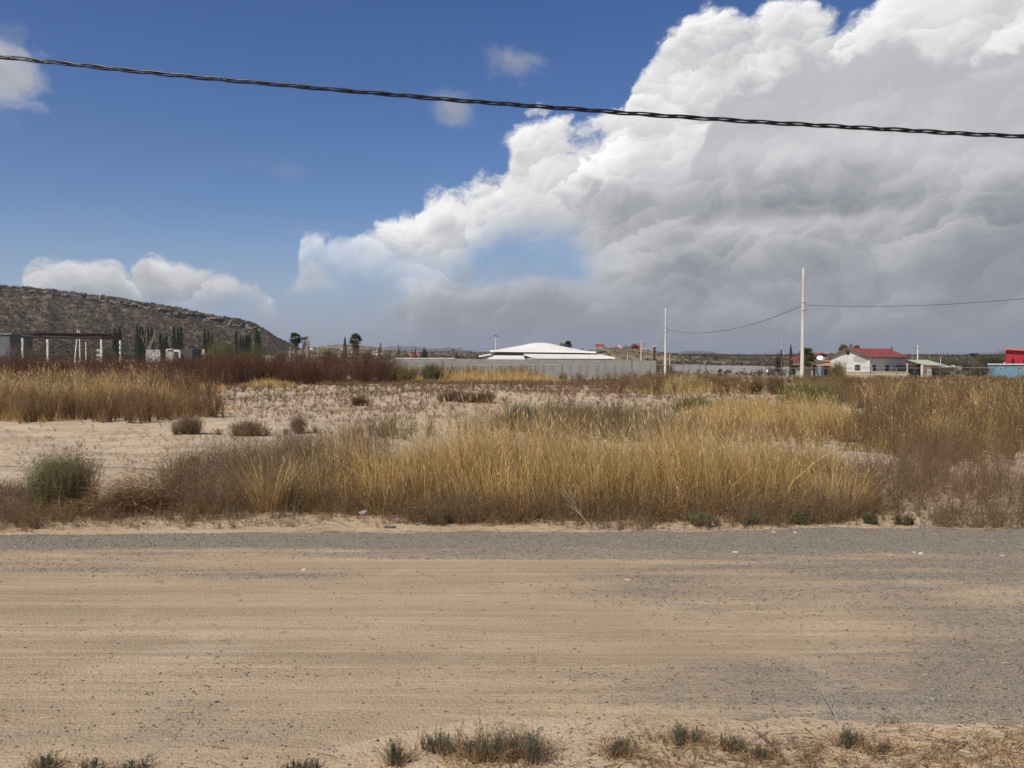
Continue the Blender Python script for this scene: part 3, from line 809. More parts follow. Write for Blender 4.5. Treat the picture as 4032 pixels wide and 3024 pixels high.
weeds(A, P, rng.uniform(0.7, 1.25, len(P)), 0.65, 16, 9, 1, 0.014, 0.05, BROWN + RUST, BROWN + RUST, 0.7, 0.18)
P = sample([(-400, 1672), (400, 1666), (820, 1648), (880, 1630), (700, 1622), (-400, 1610)], 520, 0.3, 0.5, 32.0, 0.4, 0.4)
weeds(A, P, rng.uniform(0.4, 0.9, len(P)), 0.7, 13, 8, 1, 0.008, 0.03, BROWN + RUST[:1], BROWN, 0.6)
P = sample([(3060, 1560), (3250, 1610), (3700, 1700), (4100, 1740), (4700, 1760), (5200, 1560), (3900, 1512), (3200, 1512)], 1150, 0.5, 0.25, 33.0, 0.45, 0.5)
k = (rng.random(len(P)) < 0.2) | (fbm(P[:, 0] * 0.12, P[:, 1] * 0.12, 2, 5) > 0.68)
for sel, cl in ((k, [(0.24, 0.20, 0.085), (0.19, 0.165, 0.07), (0.28, 0.23, 0.10)]), (~k, BROWN + [(0.17, 0.10, 0.055)])):
    Q = P[sel]; yy = Q[:, 1]
    weeds(A, Q, rng.uniform(0.4, 0.95, len(Q)) * np.interp(yy, [15, 25, 35, 45, 60], [0.75, 1.0, 0.85, 0.65, 0.55]), 0.7, 15, 9, 1, yy * 0.00040, yy * 0.0014, cl, cl + BROWN[:1], 0.6, 0.18)
P = sample([(2340, 1545), (2600, 1556), (2960, 1552), (3080, 1540), (3080, 1516), (2500, 1512)], 170, 0.5, 0.3, 34.0, 0.5, 0.3)
weeds(A, P, rng.uniform(0.4, 0.8, len(P)), 0.7, 14, 8, 1, 0.013, 0.045, BROWN + RUST[:1], BROWN + OLIVE[:1], 0.6)
P = sample([(2100, 1505), (2700, 1508), (3200, 1512), (4000, 1512), (4800, 1512), (4800, 1500), (2200, 1499)], 420, 0.5, 0.2, 35.0, 0.45, 0.3)
weeds(A, P, rng.uniform(0.5, 0.95, len(P)) * np.interp(P[:, 0] / P[:, 1] * F + 2016, [2600, 2900], [1.0, 0.62]), 0.7, 14, 8, 1, 0.022, 0.08, BROWN + GREYB[:1], BROWN + OLIVE, 0.6)
P = sample([(1550, 1503), (2100, 1503), (2100, 1498), (1550, 1498)], 120, 0.4, 0.2, 36.0, 0.45, 0.3)
weeds(A, P, rng.uniform(0.8, 1.5, len(P)), 0.7, 14, 8, 1, 0.024, 0.08, BROWN + RUST, BROWN + OLIVE, 0.6)
stuff(A, 'dry_brush', 'rust brown and olive brush growing in dense thickets across the field', 'brush')

# --- sparse low growth on the bare ground
A = Acc()
P = sample([(-400, 1960), (1200, 1900), (4400, 1950), (4600, 1560), (3300, 1500), (2900, 1498), (-300, 1498), (-600, 1560)], 8500, 0.72, 0.22, 40.0, 0.5, 0.3)
pxs = P[:, 0] / P[:, 1] * F + 2016
keep = ~((P[:, 1] < 19) & (pxs < 1000) & (rng.random(len(P)) < 0.8))
P = P[keep]; yy = P[:, 1]
weeds(A, P, rng.uniform(0.04, 0.20, len(P)) * np.interp(yy, [10, 40], [0.8, 1.7]), 1.3, 8, 4, 0, yy * 0.00035, 0.01, GREYB[1:2] + BROWN, BROWN, 0.4, 0.3)
P = sample([(900, 1700), (2700, 1700), (3100, 1600), (2700, 1500), (900, 1500)], 900, 0.75, 0.3, 41.0, 0.52, 0.3)
yy = P[:, 1]
weeds(A, P, rng.uniform(0.12, 0.38, len(P)), 1.1, 10, 6, 1, yy * 0.00035, yy * 0.001, GREYB + BROWN, GREYB + BROWN, 0.45, 0.25)
P = sample([(-300, 1900), (900, 1840), (1500, 1760), (3600, 1780), (4400, 1880), (4400, 1700), (-300, 1690)], 900, 0.8, 0.5, 43.0, 0.52, 0.3)
weeds(A, P, rng.uniform(0.03, 0.12, len(P)), 1.4, 7, 4, 1, 0.003, 0.01, GREYB + BROWN, BROWN + OLIVE, 0.3, 0.3)
P = sample([(-300, 1700), (900, 1640), (1600, 1760), (3300, 1780), (3300, 1600), (2900, 1500), (900, 1500)], 9000, 0.93, 0.28, 44.0, 0.53, 0.6)
weeds(A, P, rng.uniform(0.03, 0.13, len(P)) * np.interp(P[:, 1], [10, 40], [0.8, 1.8]), 1.3, 6, 3, 1, P[:, 1] * 0.00035, P[:, 1] * 0.0007, GREYB[1:2] + BROWN[:2] + BROWN[3:], BROWN, 0.4, 0.3)
stuff(A, 'ground_cover', 'sparse low dried weeds dotting the pale bare field', 'ground cover')

# --- near verge: straw and short stalks
A = Acc()
def straw(acc, n, xr, yr, L, w, dens=None, zoff=0.006):
    x = rng.uniform(*xr, n); y = rng.uniform(*yr, n)
    if dens is not None:
        k = rng.random(n) < dens(x, y); x, y = x[k], y[k]
    n = len(x); a = rng.normal(0.1, 0.75, n); l = rng.uniform(*L, n)
    z = road_z(x, y) + zoff + rng.uniform(0, 0.006, n)
    d = np.stack([np.cos(a), np.sin(a), rng.normal(0, 0.06, n)], 1) * l[:, None] * 0.5
    s = np.stack([-np.sin(a), np.cos(a), np.zeros(n)], 1) * (w * rng.uniform(0.5, 1.2, n))[:, None] * 0.5
    c = np.stack([x, y, z], 1); up = np.array([0, 0, 0.0025])
    V = np.stack([c - d - s, c + d - s, c + d + s, c - d + s, c + up - d * 0.9, c + up + d * 0.9], 1)
    f = np.array([[0, 1, 5], [0, 5, 4], [2, 3, 4], [2, 4, 5], [1, 2, 5], [3, 0, 4]])
    acc.add(V.reshape(-1, 3), (f[None] + (np.arange(n) * 6)[:, None, None]).reshape(-1, 3), np.repeat(pick(STRAW + [(0.2, 0.13, 0.08)], n, 0.15), 6, 0))
near_m = lambda x, y: sst(3.25 - y + (fbm(x * 2, y * 2, 3, 50) - 0.5) * 0.7 + 0.16 * sst(x, 0.2, 1.5), 0, 0.35)
straw(A, 6500, (-3.2, 3.2), (2.6, 3.75), (0.02, 0.16), 0.0035, lambda x, y: near_m(x, y) * np.interp(x, [-2, -0.5, 0, 0.3, 0.9, 2], [0.08, 0.25, 0.9, 0.3, 0.55, 0.85]), 0.006)
straw(A, 700, (-6, 6), (3.2, 7.0), (0.01, 0.07), 0.004, None)
straw(A, 1700, (-8, 8), (6.95, 7.9), (0.05, 0.35), 0.005, lambda x, y: 0.15 + 0.6 * sst(fbm(x * 1.2, y * 3, 3, 51), 0.45, 0.6))
stuff(A, 'loose_straw', 'broken pale straw stalks scattered over the road and verges', 'straw')

# --- single plants one can point to
def plant(name, label, cat, px, row, h, r, kind, group=None, n=None, Y=None):
    x, y = G(px, row)
    z = float(gz(x, y))
    a = Acc(); s = Acc()
    o = thing(name, label, cat, (x, y, z - 0.01), 0, group)
    return o, x, y
PL = {
 'gb':   dict(cols=GREYB, leaf=GREYB + BROWN),
 'br':   dict(cols=BROWN, leaf=BROWN + GREYB),
 'gr':   dict(cols=OLIVE[:2], leaf=GREEN),
 'teal': dict(cols=[(0.12, 0.12, 0.08)], leaf=[(0.085, 0.115, 0.075), (0.11, 0.14, 0.09)]),
 'yg':   dict(cols=OLIVE, leaf=[(0.24, 0.215, 0.085), (0.19, 0.175, 0.07), (0.28, 0.245, 0.10)]),
 'gg':   dict(cols=GREYB + OLIVE, leaf=[(0.21, 0.205, 0.10), (0.25, 0.24, 0.12), (0.17, 0.165, 0.085)]),
 'rust': dict(cols=RUST, leaf=RUST),
}
def shrub(name, label, cat, px, row, h, r, kind, dens=1.0, group=None, spread=None, nleaf=3):
    """one multi-stemmed plant; r is its half width"""
    x, y = G(px, row); z = float(gz(x, y))
    k = PL[kind]; st_ = Acc(); lf = Acc()
    nb = max(5, int(10 * r / 0.3)) if y < 30 else max(4, int(7 * r / 0.3))
    q = rng.normal(0, 0.42 * r, (nb, 2)); P = np.stack([q[:, 0], q[:, 1] * 0.8, np.full(nb, -0.01)], 1)
    fall = np.clip(1 - (q[:, 0] ** 2 + q[:, 1] ** 2) / (2.2 * r * r), 0.35, 1)
    w = max(0.003, y * 0.00040)
    dens = dens * 1.25
    weeds(st_, P, h * fall * rng.uniform(0.85, 1.05, nb), spread or min(1.2, 0.75 * r / h + 0.2), int(10 * dens) + 4, 7, 0, w, 0.01, k['cols'], k['leaf'], 0.6)
    state = int(12 * dens) + 4
    weeds(lf, P, h * fall * rng.uniform(0.85, 1.05, nb), spread or min(1.2, 0.75 * r / h + 0.2), state, 7, nleaf, w * 0.7, max(0.016, y * 0.0012), k['leaf'], k['leaf'], 0.6)
    o = thing(name, label, cat, (x, y, z), 0, group)
    link('stems', st_.mesh('stems'), M_LEAF, o)
    link('foliage', lf.mesh('foliage'), M_LEAF, o)
    return o
shrub('green_bush', 'rounded grey green bush at the left beside the straw heap by the road', 'bush', 250, 2010, 0.62, 0.42, 'gg', 3.4, nleaf=4)
shrub('dark_weed', 'dark upright weed leaning against the right side of the rounded green bush', 'weed', 345, 2010, 0.58, 0.15, 'gb', 1.2)
shrub('teal_shrub', 'blue green leafy shrub poking above the tall grass near the middle', 'shrub', 2060, 1700, 0.62, 0.35, 'teal', 2.0, nleaf=4)
shrub('grey_bush', 'wide grey brown bush on bare sand, leftmost of three in a row', 'bush', 750, 1710, 0.42, 0.40, 'gb', 1.6, 'dry bushes on the bare sand')
shrub('grey_bush', 'low spreading brown bush on bare sand, second of three in a row from the left', 'bush', 970, 1718, 0.36, 0.52, 'br', 1.3, 'dry bushes on the bare sand')
shrub('grey_bush', 'small upright dark brown bush on bare sand, rightmost of three in a row', 'bush', 1175, 1708, 0.40, 0.28, 'br', 1.5, 'dry bushes on the bare sand')
shrub('round_weed', 'small round brown weed on sand below the yellow green bush', 'weed', 1415, 1598, 0.38, 0.28, 'br', 1.2)
shrub('yellow_green_bush', 'yellow green bush in front of the dark rusty brush at left', 'bush', 1190, 1506, 1.75, 1.1, 'yg', 2.0, nleaf=4)
shrub('yellow_green_bush', 'olive yellow bush at the right end of the dark rusty brush', 'bush', 1570, 1506, 1.35, 0.95, 'yg', 1.8)
shrub('green_bush', 'green bush beside the golden grass in front of the chain link fence', 'bush', 1702, 1504, 1.3, 0.75, 'gr', 2.2, nleaf=4)
shrub('tan_weed', 'pair of tan weeds merged on the sand above the golden stand', 'weed', 1790, 1582, 0.45, 0.75, 'gb', 1.2)
shrub('tan_weed', 'dark twiggy clump right of the merged tan weeds on sand', 'weed', 1900, 1585, 0.42, 0.75, 'br', 1.2)
shrub('olive_bush', 'olive bush low on the sand at the tip of the right golden band', 'bush', 2760, 1625, 0.48, 0.9, 'yg', 1.4)
shrub('olive_bush', 'large dark olive bush beneath the tall pole at right', 'bush', 3170, 1590, 0.85, 1.1, 'yg', 1.2)
shrub('dark_bush', 'dark brown narrow bush left of the large olive bush by the pole', 'bush', 3058, 1552, 0.80, 0.45, 'gb', 1.6)
shrub('feathery_bush', 'tall feathery green bush in front of the grey house corner', 'bush', 3298, 1506, 1.55, 0.6, 'yg', 0.8)
shrub('brown_weed', 'reddish brown weed on sand at the end of the golden clump', 'weed', 2980, 1552, 0.7, 0.5, 'br', 1.3)
for i, (px, row, h_, r_, kd, lb) in enumerate([
        (1740, 2060, 0.17, 0.10, 'gr', 'small green weed left of the middle at the foot of the golden stand'),
        (2760, 2072, 0.17, 0.15, 'gr', 'small green weed cluster right of the dead branch near the road'),
        (3140, 2060, 0.15, 0.17, 'gr', 'low green weed near the gravel edge before the right brown twigs'),
        (3415, 2062, 0.13, 0.11, 'gr', 'compact green weed just left of the open brown twigs at the gravel edge'),
        (2960, 2066, 0.11, 0.08, 'gr', 'tiny green weed between two larger ones on the right gravel edge'),
        (3560, 2068, 0.13, 0.09, 'gr', 'small grey green weed beneath the brown twigs at right'),
        (760, 1830, 0.16, 0.10, 'gb', 'tiny lone twig plant on the bare sand at left')]):
    shrub('small_weed', lb, 'weed', px, row, h_, r_, kd, 1.0, 'small weeds near the road edge' if i < 6 else None, nleaf=4)

# near verge plants: feathery blue green sprigs with straw among them
FE = [(0.15, 0.155, 0.10), (0.19, 0.19, 0.125), (0.115, 0.125, 0.08)]
def sprig(label, x, y, h, r, n, dry=0.0):
    st_ = Acc(); lf = Acc()
    P = np.stack([rng.normal(0, r * 0.45, n), rng.normal(0, r * 0.35, n), np.full(n, -0.004)], 1)
    weeds(lf, P, rng.uniform(0.6, 1.0, n) * h, 0.6, 5, 16, 2, 0.0016, 0.0065, FE, FE, 0.8, 0.16)
    o = thing('feathery_plant', label, 'plant', (x, y, float(gz(x, y))), 0, 'feathery plants on the near verge')
    link('foliage', lf.mesh('foliage'), M_LEAF, o)
    m_ = int(30 + dry * 90)
    Q = np.stack([rng.normal(0, r * 0.8, m_), rng.normal(0, r * 0.5, m_), np.full(m_, 0.0)], 1)
    blades(st_, Q, rng.uniform(0.25, 0.9, m_) * h, rng.uniform(0, 6.28, m_), rng.uniform(0.3, 2.2, m_), rng.uniform(0.002, 0.004, m_), pick(STRAW + BROWN, m_, 0.2), 1.1)
    weeds(st_, Q[:int(m_ * 0.3)], h * 0.8, 1.2, 3, 3, 0, 0.0022, 0.01, STRAW[1:] + BROWN, BROWN, 0.4, 0.35)
    link('dry_straw', st_.mesh('dry_straw'), M_LEAF, o)
    return o
for px, row, h_, r_, n_, dry, lb in [
        (1730, 2960, 0.085, 0.05, 14, 0.0, 'dark green feathery sprig, left end of the middle verge clump'),
        (1850, 2985, 0.10, 0.07, 10, 0.7, 'feathery plant with straw sticking up, left part of the middle verge clump'),
        (1960, 2975, 0.13, 0.08, 12, 1.0, 'tallest dry straw topped plant in the middle verge clump'),
        (2070, 2985, 0.12, 0.06, 14, 0.6, 'green feathery plant at the right end of the middle verge clump'),
        (1560, 3010, 0.11, 0.03, 8, 0.0, 'single upright feathery sprig left of the middle verge clump'),
        (1190, 3035, 0.05, 0.05, 8, 0.2, 'small feathery plant at the bottom edge between the sprig and left group'),
        (530, 3045, 0.06, 0.06, 10, 0.4, 'right plant of the lower left feathery group'),
        (330, 3048, 0.05, 0.05, 8, 0.3, 'middle plant of the lower left feathery group'),
        (180, 3030, 0.08, 0.035, 8, 0.1, 'left plant of the lower left feathery group'),
        (2690, 2925, 0.085, 0.05, 12, 0.3, 'feathery plant on the verge under the gravel, right of the middle clump'),
        (2430, 2975, 0.075, 0.04, 9, 0.6, 'leaning feathery plant between the middle clump and the right verge'),
        (2870, 2950, 0.06, 0.04, 7, 0.7, 'small feathery plant right of the green verge plant, left of the dark branch'),
        (3340, 2935, 0.075, 0.045, 10, 0.7, 'feathery plant with bare white twigs beside the dark branch'),
        (3480, 2965, 0.05, 0.035, 8, 0.4, 'low pale feathery plant right of the white twigs'),
        (3010, 2985, 0.05, 0.035, 7, 0.8, 'short feathery plant left of the dark fallen branch')]:
    x, y = G(px, row)
    sprig(lb, x, y, h_ * 1.0, r_ * 1.3, int(n_ * 1.2), dry + 0.4)
A = Acc()
n = 1500
x = rng.uniform(-0.2, 2.6, n); y = rng.uniform(2.6, 3.4, n)
k = rng.random(n) < near_m(x, y) * np.interp(x, [-0.2, 0.3, 0.8, 2], [0.15, 0.3, 0.7, 1.0]); x, y = x[k], y[k]
P = np.stack([x, y, gz(x, y)], 1)
weeds(A, P, rng.uniform(0.02, 0.065, len(P)), 1.6, 5, 4, 2, 0.0018, 0.006, [(0.36, 0.23, 0.13), (0.45, 0.31, 0.19), (0.27, 0.17, 0.10)], [(0.34, 0.22, 0.12), (0.27, 0.18, 0.10)], 0.2, 0.4)
stuff(A, 'dried_verge_weeds', 'short crumbling tan weeds on the near right verge', 'weeds')

# the heap of pulled brown straw beside the green bush
A = Acc()
x, y = G(500, 2025)
n = 7000
q = rng.normal(0, 1, (n, 3)) * np.array([0.27, 0.24, 0.17]) + np.array([0, 0.22, 0.08]); q[:, 2] = np.abs(q[:, 2]) * np.clip(1.15 - np.abs(q[:, 0]) * 1.0, 0.3, 1.2)
az = rng.uniform(0, 6.28, n)
blades(A, q, rng.uniform(0.02, 0.10, n), az, rng.uniform(1.5, 5.0, n), rng.uniform(0.0035, 0.0075, n), pick(BROWN + [(0.44, 0.26, 0.12), (0.32, 0.17, 0.075), (0.25, 0.13, 0.06)] + STRAW[1:], n, 0.25), 1.0)
o = link('straw_heap', A.mesh('straw_heap'), M_LEAF); o.location = (x, y, 0)
tag(o, 'matted heap of orange brown straw right of the rounded green bush', 'straw heap')

# ---------------------------------------------------------------- mesa and far hills
CREST = ([-1500, -600, 0, 200, 384, 520, 700, 830, 950, 1020, 1045, 1090, 1140, 1185, 1230], [1010, 1085, 1126, 1141, 1164, 1183, 1213, 1240, 1259, 1280, 1298, 1330, 1352, 1372, 1398])
THICK = ([-1500, 0, 250, 380, 520, 700, 900, 1000, 1040, 1060], [10, 12, 14, 20, 27, 30, 30, 26, 20, 0])
px = np.arange(-1500, 1236, 4.0)
crest = np.interp(px, *CREST) + (fbm(px * 0.05, px * 0, 3, 1) - 0.5) * 3
thick = np.interp(px, *THICK) * (0.75 + 0.5 * fbm(px * 0.02, px * 0, 2, 8)); Yc = np.interp(px, [-1500, 0, 1050, 1240], [640, 650, 760, 800])
def rowz(row, Y): return CAM_H + (HOR - row) / F * Y * 1.0
zc = rowz(crest, Yc); ztop = rowz(crest + 5, Yc - 12); zbot = rowz(crest + 7 + thick, Yc - 22)
Yb = Yc - 330
prof = []
for t in np.linspace(0, 1, 150):
    y = Yb + (Yc - 22 - Yb) * t
    z0 = gz((px - 2016) / F * Yb, Yb) - 3
    prof.append((y, z0 + (zbot - z0) * (0.35 * t + 0.65 * t ** 1.9), 0 * px))
for t in np.linspace(0, 1, 22)[1:]:
    prof.append((Yc - 22 + 10 * t, zbot + (ztop - zbot) * t, np.where(thick > 3, 1.0, 0.0) * (0.2 < t) * (t < 0.95)))
for t in np.linspace(0, 1, 10)[1:]:
    prof.append((Yc - 12 + 12 * t, ztop + (zc - ztop) * t, 0 * px))
for t in np.linspace(0, 1, 8)[1:]:
    prof.append((Yc + 260 * t, zc - (zc + 6) * t ** 1.5, 0 * px))
Ym = np.array([p_[0] for p_ in prof]); Zm = np.array([p_[1] for p_ in prof]); Rk = np.array([p_[2] * np.ones(len(px)) for p_ in prof])
Xm = (px[None] - 2016) / F * np.maximum(Ym, 100)
XX = np.repeat(px[None] / F * 700, len(prof), 0)
nz = fbm(XX * 0.05, Zm * 0.12, 4, 3) - 0.5
blk = _h(np.floor(XX / 4.5 + 0.6 * fbm(XX * 0.2, Zm * 0.3, 2, 6)), np.floor(Zm / 3.5), 5)
Ym = Ym + np.where(Rk > 0, (blk - 0.5) * 11.0 + (fbm(XX * 0.35, Zm * 0.5, 3, 9) - 0.5) * 9, nz * 8)
Zm = Zm - np.abs(fbm(XX * 0.035, XX * 0 + 2, 3, 44) - 0.5) * 9 * (1 - Rk) * sst(np.arange(len(prof)), 20, 90)[:, None] * (1 - sst(np.arange(len(prof)), 120, 149))[:, None]
Zm = Zm + (fbm(XX * 0.25, Ym * 0.06, 4, 12) - 0.5) * 2.0 * (1 - Rk)
nc = len(px)
V = np.stack([Xm, Ym, Zm], -1).reshape(-1, 3)
ii, jj = np.meshgrid(np.arange(len(prof) - 1), np.arange(nc - 1), indexing='ij')
a0 = (ii * nc + jj).ravel()
mesa_me = mesh_np('mesa', V, quads=np.stack([a0, a0 + 1, a0 + nc + 1, a0 + nc], 1), col=np.repeat(Rk.reshape(-1, 1), 3, 1))
m, b, bs, _ = new_mat('mesa_slope_and_rock')
p = pos(b)
a = b.n.new('ShaderNodeAttribute'); a.attribute_name = 'col'
s1 = b.noise(p, 0.16, 5, 0.7); s2 = b.noise(p, 0.02, 4, 0.5)
slope = b.mix(b.ss(s1, 0.40, 0.60), (0.185, 0.130, 0.085), (0.085, 0.075, 0.050))
slope = b.mix(b.mul(b.ss(s2, 0.45, 0.6), 0.5), slope, (0.115, 0.07, 0.045))
scar = b.noise(b.vmath('MULTIPLY', p, (0.9, 0.12, 0.12)), 0.11, 5, 0.65)
slope = b.mix(b.mul(b.ss(scar, 0.56, 0.68), 0.6), slope, (0.24, 0.175, 0.115))
rk = b.mix(b.ss(b.noise(b.vmath('MULTIPLY', p, (1.0, 0.3, 0.6)), 0.32, 5, 0.75), 0.42, 0.56), (0.24, 0.19, 0.145), (0.035, 0.03, 0.026))  # near-black noise paints crevice shadow into the rock colour
b.put(bs.inputs['Base Color'], b.mix(b.ss(a.outputs['Fac'], 0.3, 0.8), slope, rk))
bs.inputs['Roughness'].default_value = 0.95; bs.inputs['Specular IOR Level'].default_value = 0.1
bump(b, s1, 0.6, 1.0, bs)
o = link('mesa', mesa_me, m); o['kind'] = 'structure'

def far_ridge(name, px0, px1, pts, Y, colr):
    q = np.linspace(px0, px1, 90); r_ = np.interp(q, [p_[0] for p_ in pts], [p_[1] for p_ in pts]) + (fbm(q * 0.03, q * 0, 4, Y * 0.001) - 0.5) * 6
    rows = []
    for t, k in ((-1, 0), (-0.5, 0.6), (0, 1), (0.5, 0.6), (1, 0)):
        y = Y + t * 900
        rows.append(np.stack([(q - 2016) / F * Y, np.full(len(q), y) + (fbm(q * 0.05, q * 0 + t, 3, 3) - 0.5) * 300, -5 + (rowz(r_, Y) + 5) * k], 1))
    V = np.concatenate(rows); n = len(q)
    ii, jj = np.meshgrid(np.arange(4), np.arange(n - 1), indexing='ij'); a0 = (ii * n + jj).ravel()
    me = mesh_np(name, V, quads=np.stack([a0, a0 + 1, a0 + n + 1, a0 + n], 1), smooth=True)
    o = link(name, me, plain('mountain_scrub', colr, None, 0.004, 0.95)); o['kind'] = 'structure'
far_ridge('mountains', 2560, 3000, [(2560, 1408), (2660, 1390), (2720, 1380), (2790, 1384), (2900, 1400), (3000, 1410)], 6500, (0.10, 0.10, 0.08))
far_ridge('mountains', 1480, 1960, [(1480, 1372), (1560, 1362), (1620, 1364), (1700, 1372), (1760, 1368), (1850, 1380), (1960, 1400)], 7000, (0.10, 0.10, 0.08))

# scrub: low bushes over the mesa and the plain
A = Acc()
SC = [(0.095, 0.082, 0.050), (0.12, 0.10, 0.062), (0.080, 0.074, 0.047), (0.14, 0.105, 0.067)]
def scrub_at(P, size, k, cols=SC):
    n = len(P); i = np.repeat(np.arange(n), k)
    sz = size * rng.uniform(0.5, 1.3, n)
    C = P[i] + rng.normal(0, 0.35, (n * k, 3)) * sz[i][:, None] * np.array([1, 1, 0.55]) + np.array([0, 0, 0.25]) * sz[i][:, None]
    bits(A, C, sz[i] * 0.85, pick(cols, n * k, 0.15, rng.integers(0, len(cols), n)[i]), 0.8)
ri = rng.integers(2, len(prof) - 9, 26000); ci = rng.integers(0, nc - 1, 26000)
ok = Rk[ri, ci] == 0
Pm = np.stack([Xm[ri, ci], Ym[ri, ci], Zm[ri, ci]], 1)[ok]; Pm[:, 0] += rng.uniform(-0.5, 0.5, len(Pm)); Pm[:, 1] += rng.uniform(-1, 1, len(Pm))
ok = ri[ok] < 148 + 22 + 9
scrub_at(Pm[ok], 1.9, 7)
n = 30000
y = 150 * (1000 / 150.0) ** (rng.random(n) ** 0.8); x = rng.uniform(-0.75, 0.75, n) * y
kn = np.exp(-((x - 58) / 50.0) ** 2 - ((y - 415) / 80.0) ** 2)
k = (rng.random(n) < (0.18 + 0.75 * sst(fbm(x * 0.012, y * 0.03, 3, 70), 0.42, 0.55)) * (1 - 0.85 * kn)) & ~((y < 430) & (x < -0.02 * y))
x, y = x[k], y[k]
scrub_at(np.stack([x, y, gz(x, y)], 1), 1.7, 7, SC + [(0.16, 0.12, 0.07)])
n = 2600
x = rng.uniform(0.2, 0.75, n); y = rng.uniform(820, 1050, n); x = x * y
scrub_at(np.stack([x, y, gz(x, y)], 1), 3.2, 9)
stuff(A, 'scrub', 'dark olive scrub bushes dotting the mesa slope and the plain beyond', 'scrub')

# ---------------------------------------------------------------- materials of built things
M_CONC = plain('pole_concrete', (0.60, 0.56, 0.47), (0.48, 0.44, 0.37), 1.2, 0.85, 0.004, streak=(3, 3, 0.5))
M_STEEL = plain('galvanised_steel', (0.22, 0.215, 0.205), (0.15, 0.147, 0.14), 6, 0.5, metal=0.3)
M_DKWOOD = plain('charred_wood', (0.030, 0.024, 0.022), (0.055, 0.035, 0.028), 3, 0.9, 0.01, streak=(1, 5, 5))
M_WHITE = plain('weathered_white_paint', (0.74, 0.71, 0.65), (0.55, 0.52, 0.47), 1.6, 0.8, 0.004)
M_PEEL = plain('peeling_white_column', (0.62, 0.59, 0.54), (0.27, 0.23, 0.20), 3.5, 0.85, 0.006)
M_ROOFW = plain('white_roof_coating', (0.80, 0.77, 0.71), (0.66, 0.63, 0.58), 0.35, 0.7, 0.01, streak=(0.4, 1, 3))
M_GREYW = plain('grey_render', (0.40, 0.385, 0.36), (0.31, 0.295, 0.275), 0.8, 0.85, 0.005)
M_DARK = plain('painted_shade_and_fixture', (0.02, 0.019, 0.018), (0.03, 0.026, 0.024), 2, 0.6)  # near-black stands in for unlit openings; also colours the lamp fixture
M_RUSTP = plain('rusty_brown_post', (0.10, 0.045, 0.025), (0.06, 0.03, 0.02), 4, 0.8)
M_WIRE = plain('wire_black', (0.03, 0.03, 0.032), None, 10, 0.45)
M_RED = plain('red_wall_paint', (0.50, 0.028, 0.045), (0.40, 0.022, 0.035), 0.7, 0.75, 0.004)
M_PINK = plain('coral_red_wall', (0.50, 0.085, 0.095), (0.40, 0.07, 0.08), 0.7, 0.75)
M_BLUE = plain('blue_wall_paint', (0.155, 0.30, 0.40), (0.105, 0.225, 0.32), 0.9, 0.75, 0.004)
M_ORANGE = plain('orange_wall', (0.62, 0.20, 0.10), None, 0.7, 0.8)
M_YEL = plain('cream_wall', (0.70, 0.58, 0.33), None, 0.7, 0.8)
M_PEACH = plain('peach_wall', (0.72, 0.45, 0.27), (0.64, 0.37, 0.21), 1.5, 0.85)
M_GREENR = plain('pale_green_sheet_roof', (0.45, 0.49, 0.33), (0.36, 0.40, 0.26), 1.0, 0.6, 0.01, streak=(6, 0.4, 1))
M_BROWNB = plain('brown_painted_board', (0.16, 0.085, 0.055), (0.11, 0.06, 0.04), 2, 0.7)
M_THATCH = plain('dark_thatch', (0.085, 0.07, 0.05), None, 3, 0.95)
M_RUBBLE = plain('whitewashed_rubble', (0.42, 0.42, 0.40), (0.16, 0.145, 0.125), 2.2, 0.9, 0.02)
M_GLASS = plain('dark_window_glass', (0.03, 0.035, 0.04), None, 2, 0.12, spec=0.8)
M_BARK = plain('bark', (0.14, 0.10, 0.07), (0.09, 0.065, 0.045), 5, 0.9, 0.01)
M_PALEBARK = plain('pale_dead_wood', (0.42, 0.37, 0.31), (0.30, 0.26, 0.21), 5, 0.9)
def brick_mat(name, c1, c2, mortar, bw, bh, ms=0.02, rough=0.9):
    m, b, bs, _ = new_mat(name)
    p = objc(b); sp_ = b.n.new('ShaderNodeSeparateXYZ'); b.l.new(p, sp_.inputs[0])
    br = b.n.new('ShaderNodeTexBrick')
    b.put(br.inputs['Vector'], b.xyz(b.add(sp_.outputs[0], sp_.outputs[1]), sp_.outputs[2], 0.0))
    br.inputs['Scale'].default_value = 1.0; br.inputs['Brick Width'].default_value = bw; br.inputs['Row Height'].default_value = bh
    br.inputs['Mortar Size'].default_value = ms; br.inputs['Color1'].default_value = c1 + (1,); br.inputs['Color2'].default_value = c2 + (1,)
    br.inputs['Mortar'].default_value = mortar + (1,)
    n = b.noise(p, 0.5, 5, 0.65); n2 = b.noise(p, 4.0, 4, 0.6)
    c = b.mix(b.mul(b.ss(n, 0.5, 0.62), 0.45), br.outputs[0], tuple(x * 0.62 for x in c1))
    c = b.mix(b.mul(b.ss(n2, 0.55, 0.7), 0.3), c, tuple(min(1, x * 1.25) for x in c1))
    b.put(bs.inputs['Base Color'], c); bs.inputs['Roughness'].default_value = rough; bs.inputs['Specular IOR Level'].default_value = 0.2
    return m
M_BLOCK = brick_mat('grey_concrete_block', (0.25, 0.24, 0.225), (0.20, 0.192, 0.18), (0.15, 0.145, 0.135), 0.42, 0.21)
M_BLOCKP = brick_mat('pale_concrete_block', (0.33, 0.32, 0.30), (0.28, 0.27, 0.255), (0.20, 0.195, 0.18), 0.42, 0.21)
M_BRICK = brick_mat('salmon_brick', (0.60, 0.32, 0.22), (0.52, 0.27, 0.19), (0.55, 0.48, 0.40), 0.28, 0.10, 0.015)
